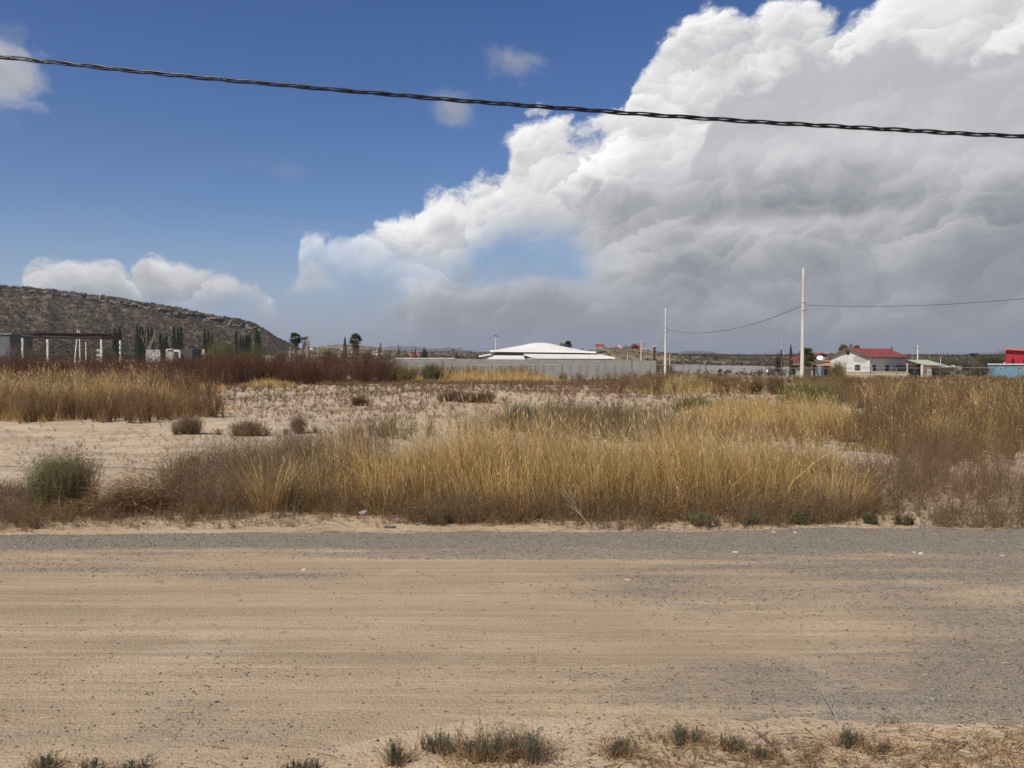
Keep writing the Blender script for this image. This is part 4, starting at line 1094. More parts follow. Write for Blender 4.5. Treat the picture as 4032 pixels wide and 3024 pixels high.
M_YBLOCK = brick_mat('cream_block', (0.50, 0.43, 0.30), (0.43, 0.36, 0.25), (0.28, 0.24, 0.18), 0.45, 0.22)
# red tile roof
m, b, bs, _ = new_mat('red_roof_tile')
p = objc(b); sp_ = b.n.new('ShaderNodeSeparateXYZ'); b.l.new(p, sp_.inputs[0])
wv_ = b.m('SINE', b.mul(sp_.outputs[0], 24.0))
nn_ = b.noise(b.vmath('MULTIPLY', p, (3.0, 1.0, 2.0)), 1.0, 5, 0.65)
c = b.mix(b.ss(nn_, 0.38, 0.62), (0.34, 0.055, 0.045), (0.15, 0.035, 0.032))
b.put(bs.inputs['Base Color'], c); bs.inputs['Roughness'].default_value = 0.7
bump(b, wv_, 0.6, 0.05, bs)
M_TILE = m
# house gable render with repaired patches
m, b, bs, _ = new_mat('patchy_grey_cement')
p = objc(b)
n1 = b.noise(p, 0.55, 4, 0.6); n2 = b.noise(p, 1.6, 5, 0.7)
c = b.mix(b.ss(n1, 0.40, 0.60), (0.56, 0.56, 0.54), (0.48, 0.48, 0.465))
c = b.mix(b.mul(b.ss(b.m('ABSOLUTE', b.sub(n2, 0.5)), 0.02, 0.0), 0.5), c, (0.22, 0.21, 0.20))
b.put(bs.inputs['Base Color'], c); bs.inputs['Roughness'].default_value = 0.85
bump(b, n2, 0.3, 0.02, bs)
M_CEM = m

def build_at(mb, th, name, mat, parent=None, **kw):
    o_ = th.location
    mb.v = [(v[0] - o_.x, v[1] - o_.y, v[2] - o_.z) for v in mb.v]
    return mb.build(name, mat, parent or th, **kw)
def base(px, Y): x = (px - 2016) / F * Y; return (x, Y, float(gz(x, Y)))
def pxbox(mb, x0, x1, r0, r1, Y, d, bottom=None):
    """box whose front face covers these pixels at depth Y; bottom=True carries it to the ground"""
    a_, b_ = W(x0, r0, Y), W(x1, r1, Y)
    zb = b_.z if not bottom else float(gz((a_.x + b_.x) / 2, Y)) - 0.2
    mb.box(a_.x, b_.x, Y, Y + d, zb, a_.z)
    return mb

# ---------------------------------------------------------------- utility poles and wires
def utility_pole(label, px, Y, row_top, row_clamp, r0, r1, name='utility_pole', group=None):
    x, y, z = base(px, Y)
    th = thing(name, label, 'pole', (x, y, z), 0, group)
    zt = W(px, row_top, Y).z - z
    mb = MB(); n = 9
    mb.tube([(0, 0, -0.3 + (zt + 0.3) * i / n) for i in range(n + 1)], [r0 + (r1 - r0) * i / n for i in range(n + 1)], 12)
    mb.build('shaft', M_CONC, th, smooth=True)
    if row_clamp:
        zc_ = W(px, row_clamp, Y).z - z; rr = r0 + (r1 - r0) * zc_ / zt + 0.012
        for dz in (-0.35, 0.35):
            mb = MB(); mb.tube([(0, 0, zc_ + dz - 0.03), (0, 0, zc_ + dz + 0.03)], rr, 14)
            mb.build('clamp_band', M_STEEL, th)
        mb = MB()
        mb.box(rr, rr + 0.16, -0.03, 0.03, zc_ + 0.32, zc_ + 0.36); mb.box(rr, rr + 0.16, -0.03, 0.03, zc_ - 0.36, zc_ - 0.32)
        mb.tube([(rr + 0.13, 0, zc_ - 0.42), (rr + 0.13, 0, zc_ + 0.42)], 0.015, 6)
        mb.tube([(rr + 0.13, 0, zc_ - 0.38), (rr + 0.33, 0, zc_ - 0.30), (rr + 0.34, 0, zc_ + 0.10), (rr + 0.42, 0, zc_ + 0.20)], 0.012, 6)
        for k_ in (-0.2, 0.0, 0.2): mb.tube([(rr + 0.13, 0, zc_ + k_ - 0.04), (rr + 0.13, 0, zc_ + k_ + 0.04)], 0.045, 8)
        mb.build('wire_bracket', M_STEEL, th)
    return th
utility_pole('tall pale concrete utility pole standing in weeds left of the red roofed house', 3158, 67.7, 1056, 1208, 0.185, 0.075, group='concrete utility poles in the field')
utility_pole('smaller distant pale concrete utility pole by the chain link fence', 2619, 108, 1213, 1299, 0.20, 0.075, group='concrete utility poles in the field')
def wire(name, label, pts, r, cat='wire', n=40, mat=None):
    """smooth wire through points, sampled"""
    mb = MB(); P_ = []
    k = len(pts)
    for i in range(k - 1):
        p0, p1, p2, p3 = pts[max(i - 1, 0)], pts[i], pts[i + 1], pts[min(i + 2, k - 1)]
        for j in range(n // (k - 1) + 1):
            t = j / (n // (k - 1) + 1)
            P_.append(0.5 * ((2 * p1) + (p2 - p0) * t + (2 * p0 - 5 * p1 + 4 * p2 - p3) * t * t + (3 * p1 - p0 - 3 * p2 + p3) * t ** 3))
    P_.append(pts[-1])
    th = P_[0]
    mb.tube([q_ - th for q_ in P_], r, 6)
    o = mb.build(name, mat or M_WIRE, None, smooth=True); o.location = th
    return tag(o, label, cat)
pa, pb = W(2625, 1297, 108), W(3155, 1206, 67.7)
wp = [pa]
for t, rw in ((0.18, None), (0.35, None), (0.5, None), (0.65, None), (0.82, None)):
    q_ = pa.lerp(pb, t); q_.z -= 0.0 + 4 * t * (1 - t) * 1.25; wp.append(q_)
wp.append(pb)
wire('overhead_wire', 'sagging thin wire strung between the small and the tall concrete pole', wp, 0.022)
pc = W(4500, 1120, 56); pd = W(3180, 1202, 67.7); wp = [pd]
for t in (0.15, 0.3, 0.5, 0.7, 0.85):
    q_ = pd.lerp(pc, t); q_.z -= 4 * t * (1 - t) * 0.62; wp.append(q_)
wp.append(pc)
wire('overhead_wire', 'thin wire running from the tall concrete pole to the right edge', wp, 0.020)
wire('drop_wire', 'loose thin service wire hanging between the small pole and the brown post', [W(2615, 1312, 108), W(2607, 1335, 108.5), W(2604, 1352, 109), W(2597, 1364, 110), W(2586, 1370, 111), W(2577, 1366, 112)], 0.012)
x, y, z = base(2576, 112)
mb = MB(); zt = W(2576, 1365, 112).z - z; mb.tube([(0, 0, -0.2), (0, 0, zt)], 0.17, 8)
th = thing('brown_post', 'dark rusty brown post rising above the grey block wall', 'post', (x, y, z))
mb.build('post_shaft', M_RUSTP, th)
mb = MB(); mb.tube([(0, 0, zt), (0, 0, zt + 0.14)], 0.15, 8); mb.build('cap', M_WHITE, th)

def far_pole(label, px, Y, r_top, cross=None, w=1.0, rad=0.13, mat=None, lean=0.0, rows=None):
    x, y, z = base(px, Y); zt = W(px, r_top, Y).z - z
    th = thing('far_pole', label, 'pole', (x, y, z), 0, 'distant poles')
    mb = MB(); mb.tube([(0, 0, -0.3), (lean, 0, zt)], [rad, rad * 0.8], 7); mb.build('shaft', mat or M_CONC, th)
    if cross:
        zc_ = W(px, cross, Y).z - z
        mb = MB(); mb.box(-w, w, -0.06, 0.06, zc_ - 0.07, zc_ + 0.07); mb.build('crossarm', M_STEEL, th)
    return th
far_pole('distant pole with crossarm in front of the coral red hilltop house', 2524, 210, 1338, 1354, 1.4, 0.2)
far_pole('slim short white pole at the foot of the knoll right of the small utility pole', 2637, 190, 1393)
far_pole('thin white pole low on the knoll slope under the hilltop buildings', 2471, 330, 1384)
far_pole('distant pole with crossarm just above the left one of two right cypresses', 3077, 200, 1342, 1355, 0.55, 0.12)
far_pole('pale pole with thin crossarm rising behind the green roofed shed', 3612, 130, 1358, 1373, 0.45, 0.14)
far_pole('stubby pale pole on the scrub right of the green roof', 3703, 240, 1409)
far_pole('pole on the far hill, left of the two beside the leafless tree', 1251, 420, 1357)
far_pole('pole on the far hill with a short crossarm, right of its neighbour', 1288, 420, 1362, 1366, 0.6)
far_pole('pole left of the single cypress under the far hill', 1340, 420, 1365)
far_pole('tall thin pole right of the skirted palm on the plain', 1512, 330, 1354, None)
far_pole('short thin pole between the skirted palm and the cream house', 1483, 330, 1366)
far_pole('short white pole left of the left fan palm', 1142, 300, 1366)
far_pole('slanting white pole behind the burnt pergola', 287, 130, 1296, None, 1, 0.11, M_WHITE, 0.95)
far_pole('upright white pole behind the middle of the burnt pergola', 316, 130, 1302, None, 1, 0.11, M_WHITE)
far_pole('short white pole on the brown rail behind the pergola', 340, 130, 1346, None, 1, 0.10, M_WHITE)
th = far_pole('pale pole with lamp fixture behind the left end of the white roofed hall', 1952, 175, 1322, None, 1, 0.14)
mb = MB(); zt = W(1952, 1322, 175).z - th.location.z
mb.box(-0.35, 0.35, -0.2, 0.2, zt - 0.12, zt + 0.05); mb.box(0.3, 0.8, -0.05, 0.05, zt - 0.2, zt - 0.1); mb.build('fixture', M_DARK, th)
for k_, (a_, b_, lb) in enumerate([(W(1560, 1385, 178), W(1950, 1370, 175), 'faint wire reaching left from the lamp pole behind the hall'),
                                    (W(2700, 1398, 200), W(3077, 1384, 200), 'faint low wire left of the crossarm pole by the two right cypresses'),
                                    (W(3077, 1384, 200), W(3612, 1401, 130), 'faint wire passing behind the red roofed house between two far poles')]):
    md = a_.lerp(b_, 0.5); md.z -= 0.5
    wire('far_wire', lb, [a_, md, b_], 0.02, n=12)

# the twisted overhead cable close by
Yk = 7.5
cp = [W(0, 222, Yk), W(1021, 328, Yk), W(2016, 414, Yk), W(3026, 478, Yk), W(4032, 540, Yk)]
xs_ = np.array([q_.x for q_ in cp]); zs_ = np.array([q_.z for q_ in cp]); cf = np.polyfit(xs_, zs_, 2)
th = thing('overhead_cable', 'thick black twisted cable crossing the whole sky above the road', 'cable', (0, Yk, float(np.polyval(cf, 0))))
M_CABLE = plain('black_cable_sheath', (0.014, 0.014, 0.016), None, 20, 0.33, spec=0.4)
for k_ in range(3):
    mb = MB(); pts_ = []
    for i in range(1501):
        xx = -17 + 34 * i / 1500
        ph = xx * 2 * math.pi / 1.02 + k_ * 2 * math.pi / 3 + 0.5 * math.sin(xx * 1.7)
        rr = 0.0145 + 0.0045 * math.sin(xx * 5.1 + k_ * 2) * math.sin(xx * 1.3)
        pts_.append(Vector((xx, rr * math.cos(ph), float(np.polyval(cf, xx)) + rr * math.sin(ph) - th.location.z)))
    mb.tube(pts_, 0.0088 if k_ else 0.0074, 8)
    mb.build('strand', M_CABLE, th, smooth=True)

# ---------------------------------------------------------------- walls
def wall_run(name, label, pts, thick, mat, cap=None, capmat=None, step=None):
    """pts: (px, row_top, Y); carried down to the ground"""
    q_ = [W(*p_) for p_ in pts]
    o_ = Vector((q_[0].x, q_[0].y, float(gz(q_[0].x, q_[0].y))))
    th = thing(name, label, 'wall', o_)
    mb = MB()
    for a_, b_ in zip(q_[:-1], q_[1:]):
        d = Vector((b_.x - a_.x, b_.y - a_.y, 0)).normalized(); n_ = Vector((-d.y, d.x, 0)) * thick
        za, zb = float(gz(a_.x, a_.y)) - 0.4, float(gz(b_.x, b_.y)) - 0.4
        A0, B0 = Vector((a_.x, a_.y, za)), Vector((b_.x, b_.y, zb))
        mb.hexa([A0, B0, B0 + n_, A0 + n_, a_, b_, b_ + n_, a_ + n_])
    build_at(mb, th, 'masonry', mat)
    if cap:
        mb = MB()
        for a_, b_ in zip(q_[:-1], q_[1:]):
            d = Vector((b_.x - a_.x, b_.y - a_.y, 0)).normalized(); n_ = Vector((-d.y, d.x, 0)); up = Vector((0, 0, cap))
            a1, b1 = a_ - n_ * 0.05 + Vector((0, 0, 0.003)), b_ - n_ * 0.05 + Vector((0, 0, 0.003))
            mb.hexa([a1, b1, b1 + n_ * (thick + 0.1), a1 + n_ * (thick + 0.1), a1 + up, b1 + up, b1 + n_ * (thick + 0.1) + up, a1 + n_ * (thick + 0.1) + up])
        build_at(mb, th, 'coping', capmat or M_WHITE)
    return th
wall_run('block_wall', 'long grey concrete block wall in front of the white roofed hall', [(1560, 1413, 124), (1800, 1413, 122), (2200, 1416, 116), (2583, 1420, 110), ], 0.2, M_BLOCK)
wall_run('block_wall', 'return of the grey block wall running back beside the brown post', [(2584.5, 1420, 110.2), (2590, 1420.5, 134)], 0.2, M_BLOCK)
wall_run('white_capped_wall', 'low grey wall with bright white coping left of the hall', [(1558, 1412, 130), (1790, 1412, 129.5)], 0.3, M_GREYW, 0.12)
wall_run('far_wall', 'long pale low wall across the plain behind the chain link fence', [(2640, 1437, 178), (2840, 1438.5, 176), (2990, 1441, 172)], 0.3, M_BLOCKP)
wall_run('far_wall', 'lower right stretch of the pale wall left of the two cypresses', [(2990, 1442.5, 171.6), (3150, 1444.5, 166), (3215, 1445, 164)], 0.3, M_BLOCKP)
wall_run('shed_wall', 'grey block wall right of the green roofed shed', [(3697, 1441, 93), (3787, 1441, 93)], 0.2, M_BLOCK)
wall_run('cream_wall', 'low cream block wall with white coping in front of the grey house', [(3322, 1464, 84), (3570, 1466, 84)], 0.2, M_YBLOCK, 0.05)

# ---------------------------------------------------------------- chain link fences
def chain_fence(name, label, post_px, Y0, Y1, px0, px1, zr, zp, tall=(), arms=0.0, r=0.045, rail=True):
    def at(px): return Y0 + (Y1 - Y0) * (px - px0) / (px1 - px0)
    bx = base(px0, Y0); th = thing(name, label, 'fence', bx)
    for p_ in post_px:
        Y = at(p_); x, y, z = base(p_, Y); big_ = p_ in tall
        mb = MB(); h_ = zp + (0.45 if big_ else 0)
        top = z + h_
        mb.tube([(x, y, z - 0.2), (x, y, top)], r * (1.7 if big_ else 1), 7)
        if arms: mb.tube([(x, y, top), (x + arms, y - 0.1, top + abs(arms) * 0.9)], r * 0.7, 6)
        build_at(mb, th, 'fence_post', M_STEEL)
    mb = MB()
    N = 24
    for zz, rr in ((zr, 0.03), (zr * 0.66, 0.006), (zr * 0.33, 0.006), (0.08, 0.008)):
        pts_ = []
        for i in range(N + 1):
            p_ = px0 + (px1 - px0) * i / N; x, y, z = base(p_, at(p_)); pts_.append((x, y, z + zz + (fbm(np.array(x * 0.2), np.array(zz * 9.0), 2, 1) - 0.5) * 0.06))
        mb.tube(pts_, rr, 6)
    build_at(mb, th, 'top_rail', M_STEEL)
    # woven mesh: slanting wires both ways
    V_, T_ = [], []
    L = abs((px1 - px0) / F * (Y0 + Y1) / 2); nW = int(L / 0.16)
    for i in range(nW):
        for sgn in (1, -1):
            t0 = i / nW; t1 = (i + sgn * zr / 0.16) / nW
            if not (0 <= t1 <= 1): continue
            for (ta, za, tb, zb) in ((t0, 0.08, t1, zr),):
                pa_, pb_ = px0 + (px1 - px0) * ta, px0 + (px1 - px0) * tb
                A_ = Vector(base(pa_, at(pa_))) + Vector((0, 0, za)); B_ = Vector(base(pb_, at(pb_))) + Vector((0, 0, zb))
                k = len(V_) ; w_ = Vector((0.0022, 0, 0))
                V_ += [A_ - w_ - Vector(bx), A_ + w_ - Vector(bx), B_ + w_ - Vector(bx), B_ - w_ - Vector(bx)]; T_.append((k, k + 1, k + 2, k + 3))
    me = mesh_np('wire_mesh', [tuple(v) for v in V_], quads=T_)
    link('wire_mesh', me, M_STEEL, th)
    return th
chain_fence('chain_link_fence', 'long chain link fence with grey posts in front of the block wall', [1742, 1860, 1935, 2062, 2140, 2215, 2287, 2356, 2422, 2487, 2562, 2603, 2635, 2691, 2713, 2755, 2778],
            82, 76, 1742, 2778, 1.55, 1.6, (1742, 2487, 2778))
chain_fence('security_fence', 'rear chain link fence with slanted arms along the block wall', list(range(1565, 2480, 34)), 104, 98, 1560, 2480, 1.75, 1.8, (), 0.28)
chain_fence('side_fence', 'low chain link fence running right towards the red roofed house', [2880, 2975, 3020, 3106, 3213, 3330, 3428, 3530, 3640, 3760, 3900, 4010, 4100], 84, 76, 2880, 4120, 1.25, 1.3)
th = thing('white_marker', 'small white marker plate on the side fence left of the two cypresses', 'marker', base(3020, 80))
mb = MB(); pxbox(mb, 3016.5, 3023.5, 1455, 1465, 79.8, 0.05); build_at(mb, th, 'plate', M_WHITE)
for p0_, lb in ((1611, 'left one of two short thin stakes in golden grass left of the long fence'), (1648, 'right one of two short thin stakes in golden grass left of the long fence')):
    x, y, z = base(p0_, 66); mb = MB(); mb.tube([(0, 0, -0.2), (0, 0, W(p0_, 1435, 66).z - z)], 0.035, 7)
    o = mb.build('stake', M_PALEBARK, None); o.location = (x, y, z); tag(o, lb, 'stake', 'thin stakes beside the fence')
x, y, z = base(2960, 40)
th = thing('small_sign', 'small blank white board on two short legs standing in the field', 'sign', (x, y, z))
zt = W(2960, 1497, 40).z
mb = MB(); pxbox(mb, 2955, 2966, 1497, 1505.5, 40, 0.04); build_at(mb, th, 'board', M_WHITE, bevel=0.004)
for dx in (-0.05, 0.05):
    mb = MB(); mb.tube([(dx, 0.02, -0.05), (dx, 0.02, zt - z - 0.12)], 0.012, 6); mb.build('leg', M_WHITE, th)

# ---------------------------------------------------------------- white roofed hall
Yh = 150
bx = base(2140, Yh)
th = thing('hall', 'wide low hall with broad white hipped roofs behind the block wall', 'building', bx)
mb = MB()
a_, b_ = W(1946, 1383, Yh + 3), W(2327, 1388, Yh + 1.5)
mb.box(a_.x, b_.x, Yh + 3, Yh + 24, bx[2] - 0.5, W(2100, 1384, Yh + 3).z)
build_at(mb, th, 'wall', M_GREYW)
def roofslab(name, top, th_, t=0.28, mat=M_ROOFW):
    """top: list of (px,row,Y) corners in order; thickness t downwards"""
    q_ = [W(*p_) for p_ in top]; n = len(q_)
    mb = MB(); mb.poly(q_ + [v - Vector((0, 0, t)) for v in q_], [tuple(range(n)), tuple(reversed(range(n, 2 * n)))] + [(i, i + n, (i + 1) % n + n, (i + 1) % n) for i in range(n)])
    return build_at(mb, th_, name, mat)
# main roof: gently domed hip
e0, e1 = W(1929, 1379, Yh), W(2347, 1384, Yh - 2)
back0, back1 = Vector((e0.x, Yh + 26, e0.z)), Vector((e1.x, Yh + 26, e0.z))
rg = [W(px_, r_, Yh + 12) for px_, r_ in ((2060, 1359), (2106, 1350), (2135, 1348), (2172, 1350), (2215, 1360))]
fr0 = [e0.lerp(e1, t) for t in (0, 0.3, 0.44, 0.52, 0.62, 0.74, 1)]
mb = MB()
N1 = 26; N2 = 14; gridv = []
for j in range(N2 + 1):
    v_ = j / N2
    for i in range(N1 + 1):
        u_ = i / N1
        e_ = e0.lerp(e1, u_); x_ = e_.x; y_ = e_.y + v_ * 26
        pu = (x_ / 160.0) * F + 2016
        side = min(1, min(u_, 1 - u_) / 0.48)
        prof_ = np.interp(u_, [0, 0.15, 0.30, 0.42, 0.50, 0.58, 0.72, 0.88, 1], [0, 0.33, 0.66, 0.95, 1.0, 0.95, 0.60, 0.26, 0])
        z_ = e_.z + prof_ * 1.78 * min(1.0, math.sin(math.pi * min(max(v_, 0), 1)) * 1.15)
        gridv.append((x_, y_, z_))
k0 = len(mb.v)
fs = []
for j in range(N2):
    for i in range(N1):
        a = j * (N1 + 1) + i; fs.append((a, a + 1, a + N1 + 2, a + N1 + 1))
mb.poly(gridv, fs)
mb.poly([(v[0], v[1], v[2] - 0.30) for v in gridv[:N1 + 1]] + gridv[:N1 + 1], [(i, i + 1, i + N1 + 2, i + N1 + 1) for i in range(N1)])
mb.box(e0.x, e1.x, Yh + 0.3, Yh + 25.7, e1.z - 0.32, e1.z - 0.28)
build_at(mb, th, 'roof', M_ROOFW)
# lower side roofs
roofslab('lower_roof', [(2062, 1405, Yh - 9), (2062 + 2, 1391.5, Yh - 2.5), (2110, 1393, Yh - 1.6)][:0] + [(2105, 1406, Yh - 8), (2422, 1407, Yh - 9), (2370, 1396, Yh - 1), (2062, 1393, Yh - 1)], th, 0.28)
mb = MB(); a_, b_ = W(2075, 1408, Yh - 6.8), W(2410, 1414, Yh - 6.8); mb.box(a_.x, b_.x, Yh - 6.8, Yh + 2.8, bx[2] - 0.5, a_.z - 0.1); build_at(mb, th, 'lower_wall', M_GREYW)
roofslab('porch_roof', [(1915, 1414, Yh - 9), (2068, 1414, Yh - 9), (2061, 1400, Yh - 1), (1945, 1399, Yh - 1)], th, 0.2)
roofslab('side_roof', [(1885, 1401, Yh - 5), (1930, 1392.5, Yh - 5), (1946, 1394, Yh + 3), (1900, 1402, Yh + 3)], th, 0.25)
mb = MB(); a_, b_ = W(1897, 1406, Yh - 4.5), W(1938, 1412, Yh - 4.5); mb.hexa([Vector((a_.x, Yh - 4.5, bx[2])), Vector((b_.x, Yh - 4.5, bx[2])), Vector((b_.x, Yh + 2.5, bx[2])), Vector((a_.x, Yh + 2.5, bx[2])),
    W(1897, 1404.5, Yh - 4.5), W(1938, 1397, Yh - 4.5), Vector((b_.x, Yh + 2.5, W(1938, 1397, Yh - 4.5).z)), Vector((a_.x, Yh + 2.5, W(1897, 1404.5, Yh - 4.5).z))]); build_at(mb, th, 'side_wall', M_GREYW)
for p_, r0_, r1_, yy in ((2278, 1388, 1397, Yh - 0.2), (2320, 1405, 1412, Yh - 9.3), (1903, 1393, 1399, Yh - 5)):
    mb = MB(); a_ = W(p_, r0_, yy); b_ = W(p_, r1_, yy); mb.tube([(a_.x, yy, b_.z), (a_.x, yy, a_.z)], 0.06, 6); build_at(mb, th, 'downpipe', M_WHITE)

# ---------------------------------------------------------------- grey house with the red roof
Yg_ = 95.0
C = W(3425, 1403, Yg_)                         # near corner at eave height
gzc = float(gz(C.x, C.y))
ang = math.radians(50)
dl = Vector((-math.cos(ang), math.sin(ang), 0)); ds = Vector((math.sin(ang), math.cos(ang), 0))
wg = 5.0; Ls = 10.2
th = thing('grey_house', 'unfinished grey cement house with red tiled gable roof at right', 'house', (C.x, C.y, gzc))
ez = C.z; rz_ = ez + 0.98
def hp(u, v, z): q_ = Vector((C.x, C.y, 0)) + dl * u + ds * v; return Vector((q_.x, q_.y, z))
mb = MB(); zb = gzc - 0.4
mb.poly([hp(0, 0, zb), hp(wg, 0, zb), hp(wg, 0, ez), hp(wg / 2, 0, rz_ - 0.05), hp(0, 0, ez), hp(0, Ls, zb), hp(wg, Ls, zb), hp(wg, Ls, ez), hp(wg / 2, Ls, rz_ - 0.05), hp(0, Ls, ez)],
        [(0, 4, 3, 2, 1), (5, 6, 7, 8, 9), (0, 5, 9, 4), (1, 2, 7, 6)])
wall_ = build_at(mb, th, 'wall', M_CEM)
ov = 0.35; sl = (rz_ - ez) / (wg / 2)
mb = MB(); tk = 0.09
for s_ in (0, 1):
    u0 = -ov if s_ == 0 else wg + ov; ze = ez - ov * sl
    q_ = [hp(u0, -ov, ze + 0.06), hp(wg / 2, -ov, rz_ + 0.06), hp(wg / 2, Ls + ov, rz_ + 0.06), hp(u0, Ls + ov, ze + 0.06)]
    if s_ == 0: q_ = q_[::-1]
    mb.hexa([v - Vector((0, 0, tk)) for v in q_] + q_)
roof_ = build_at(mb, th, 'roof', M_TILE)
mb = MB()
for s_ in (0, 1):
    u0 = -ov if s_ == 0 else wg + ov; ze = ez - ov * sl
    a1, b1 = hp(u0, -ov - 0.04, ze), hp(wg / 2, -ov - 0.04, rz_); n_ = ds * 0.035
    if s_: a1, b1 = b1, a1
    mb.hexa([a1 - Vector((0, 0, 0.13)), b1 - Vector((0, 0, 0.13)), b1 - Vector((0, 0, 0.13)) + n_, a1 - Vector((0, 0, 0.13)) + n_, a1 + Vector((0, 0, 0.10)), b1 + Vector((0, 0, 0.10)), b1 + n_ + Vector((0, 0, 0.10)), a1 + n_ + Vector((0, 0, 0.10))])
build_at(mb, th, 'bargeboard', M_BROWNB)
mb = MB(); a1, b1 = hp(-ov - 0.04, -ov, ez - ov * sl - 0.08), hp(-ov - 0.04, Ls + ov, ez - ov * sl - 0.08)
mb.hexa([a1, b1, b1 + dl * 0.035, a1 + dl * 0.035] + [v + Vector((0, 0, 0.14)) for v in (a1, b1, b1 + dl * 0.035, a1 + dl * 0.035)]); build_at(mb, th, 'fascia', M_BROWNB)
def hwin(u0, u1, z0, z1, side=False, name='window', mat=None):
    mb = MB()
    f_ = (lambda u, d, z: hp(-d, u, z)) if side else (lambda u, d, z: hp(u, -d, z))
    mb.hexa([f_(u0, 0.004, z0), f_(u1, 0.004, z0), f_(u1, -0.05, z0), f_(u0, -0.05, z0), f_(u0, 0.004, z1), f_(u1, 0.004, z1), f_(u1, -0.05, z1), f_(u0, -0.05, z1)])
    w_ = build_at(mb, th, name, mat or M_GLASS)
    mb = MB(); e = 0.05
    for (a, b_, c_, d_) in ((u0 - e, u1 + e, z1, z1 + e), (u0 - e, u1 + e, z0 - e, z0), (u0 - e, u0, z0, z1), (u1, u1 + e, z0, z1)):
        mb.hexa([f_(a, 0.02, c_), f_(b_, 0.02, c_), f_(b_, -0.02, c_), f_(a, -0.02, c_), f_(a, 0.02, d_), f_(b_, 0.02, d_), f_(b_, -0.02, d_), f_(a, -0.02, d_)])
    mb.v = [tuple(Vector(v) - th.location) for v in mb.v]
    mb.build('window_frame', M_GREYW, w_)
    return w_
def ufrac(px_): return np.interp(px_, [3267, 3425], [wg, 0.0])
hwin(ufrac(3388), ufrac(3367), rowz(1459, 95.5), rowz(1436.5, 95.5))
hwin(ufrac(3345), ufrac(3331), rowz(1397, 96.3), rowz(1383, 96.3), name='vent')
def vfrac(px_): return (np.interp(px_, [3425, 3568], [0, 1])) ** 1.08 * Ls
hwin(vfrac(3438), vfrac(3452), rowz(1460, 97), rowz(1437, 97), True)
hwin(vfrac(3488), vfrac(3503), rowz(1460, 100), rowz(1438, 100), True)
hwin(vfrac(3553), vfrac(3562), rowz(1448, 104), rowz(1438, 104), True)
mb = MB(); u0, u1, z0, z1 = ufrac(3360), ufrac(3418), rowz(1428, 95.4), rowz(1400, 95.4)      # cement repair patch
pp = []
for i in range(18):
    t = 2 * math.pi * i / 18; cu, su = math.cos(t), math.sin(t)
    cu = math.copysign(abs(cu) ** 0.5, cu); su = math.copysign(abs(su) ** 0.5, su)
    pp.append(hp((u0 + u1) / 2 + (u0 - u1) / 2 * cu, -0.006, (z0 + z1) / 2 + (z1 - z0) / 2 * su + (0.12 * (cu < 0) * su if su > 0 else 0)))
pp = [Vector((v.x, v.y, min(v.z, ez + sl * 0.0 + 0.10))) for v in pp]
mb.poly(pp, [tuple(range(18))]); build_at(mb, th, 'repair_patch', plain('smooth_new_cement', (0.36, 0.345, 0.31), (0.32, 0.305, 0.275), 1, 0.85))

# brick house behind, dish, canopies
th = thing('brick_house', 'salmon brick house with red gable and dark canopies left of the grey house', 'house', base(3225, 112))
mb = MB(); pxbox(mb, 3182, 3285, 1414, 1440, 112, 6, False); build_at(mb, th, 'wall', M_BRICK)
mb = MB()
g0, g1, g2, g3 = W(3178, 1419, 111.5), W(3239, 1393, 111.5), W(3300, 1413, 111.5), W(3239, 1400, 111.5)
bk = Vector((0, 7, 0)); up = Vector((0, 0, 0.16))
mb.hexa([g0, g1, g1 + bk, g0 + bk, g0 + up, g1 + up, g1 + bk + up, g0 + bk + up])
mb.hexa([g1, g2, g2 + bk, g1 + bk, g1 + up, g2 + up, g2 + bk + up, g1 + bk + up]); build_at(mb, th, 'roof', M_TILE)
mb = MB(); q_ = [W(3195, 1414, 112.3), W(3300, 1414, 112.3), W(3239, 1396, 112.3)]; mb.poly([v for v in q_] + [v + Vector((0, 0.2, 0)) for v in q_], [(0, 1, 2), (5, 4, 3), (0, 3, 4, 1), (1, 4, 5, 2), (2, 5, 3, 0)]); build_at(mb, th, 'gable', M_BROWNB)
for i in range(6):
    mb = MB(); a_ = W(3246 + i * 4, 1401, 111.9); mb.box(a_.x, a_.x + 0.05, 111.8, 111.9, W(3246, 1412, 111.9).z, a_.z); build_at(mb, th, 'baluster', M_WHITE)
mb = MB(); mb.hexa([W(3213, 1437, 104), W(3269, 1428, 104), W(3269, 1428, 104) + Vector((0, 6, 0)), W(3213, 1437, 104) + Vector((0, 6, 0)), W(3213, 1434, 104), W(3269, 1424, 104), W(3269, 1424, 104) + Vector((0, 6, 0.3)), W(3213, 1434, 104) + Vector((0, 6, 0.3))]); build_at(mb, th, 'canopy', M_BROWNB)
mb = MB(); pxbox(mb, 3178, 3214, 1436.5, 1440, 105, 6); build_at(mb, th, 'flat_canopy', M_BROWNB)
mb = MB(); pxbox(mb, 3190, 3275, 1440, 1478, 113, 4, True); build_at(mb, th, 'painted_recess_shade', M_DARK)  # solid near-black box paints the shade under the canopies
for p_ in (3196, 3214, 3240):
    mb = MB(); pxbox(mb, p_, p_ + 5, 1440, 1475, 105.5, 0.3, True); build_at(mb, th, 'pillar', M_GREYW)
mb = MB(); pxbox(mb, 3218, 3234, 1442, 1475, 111, 0.15, True); build_at(mb, th, 'blue_door', M_BLUE)
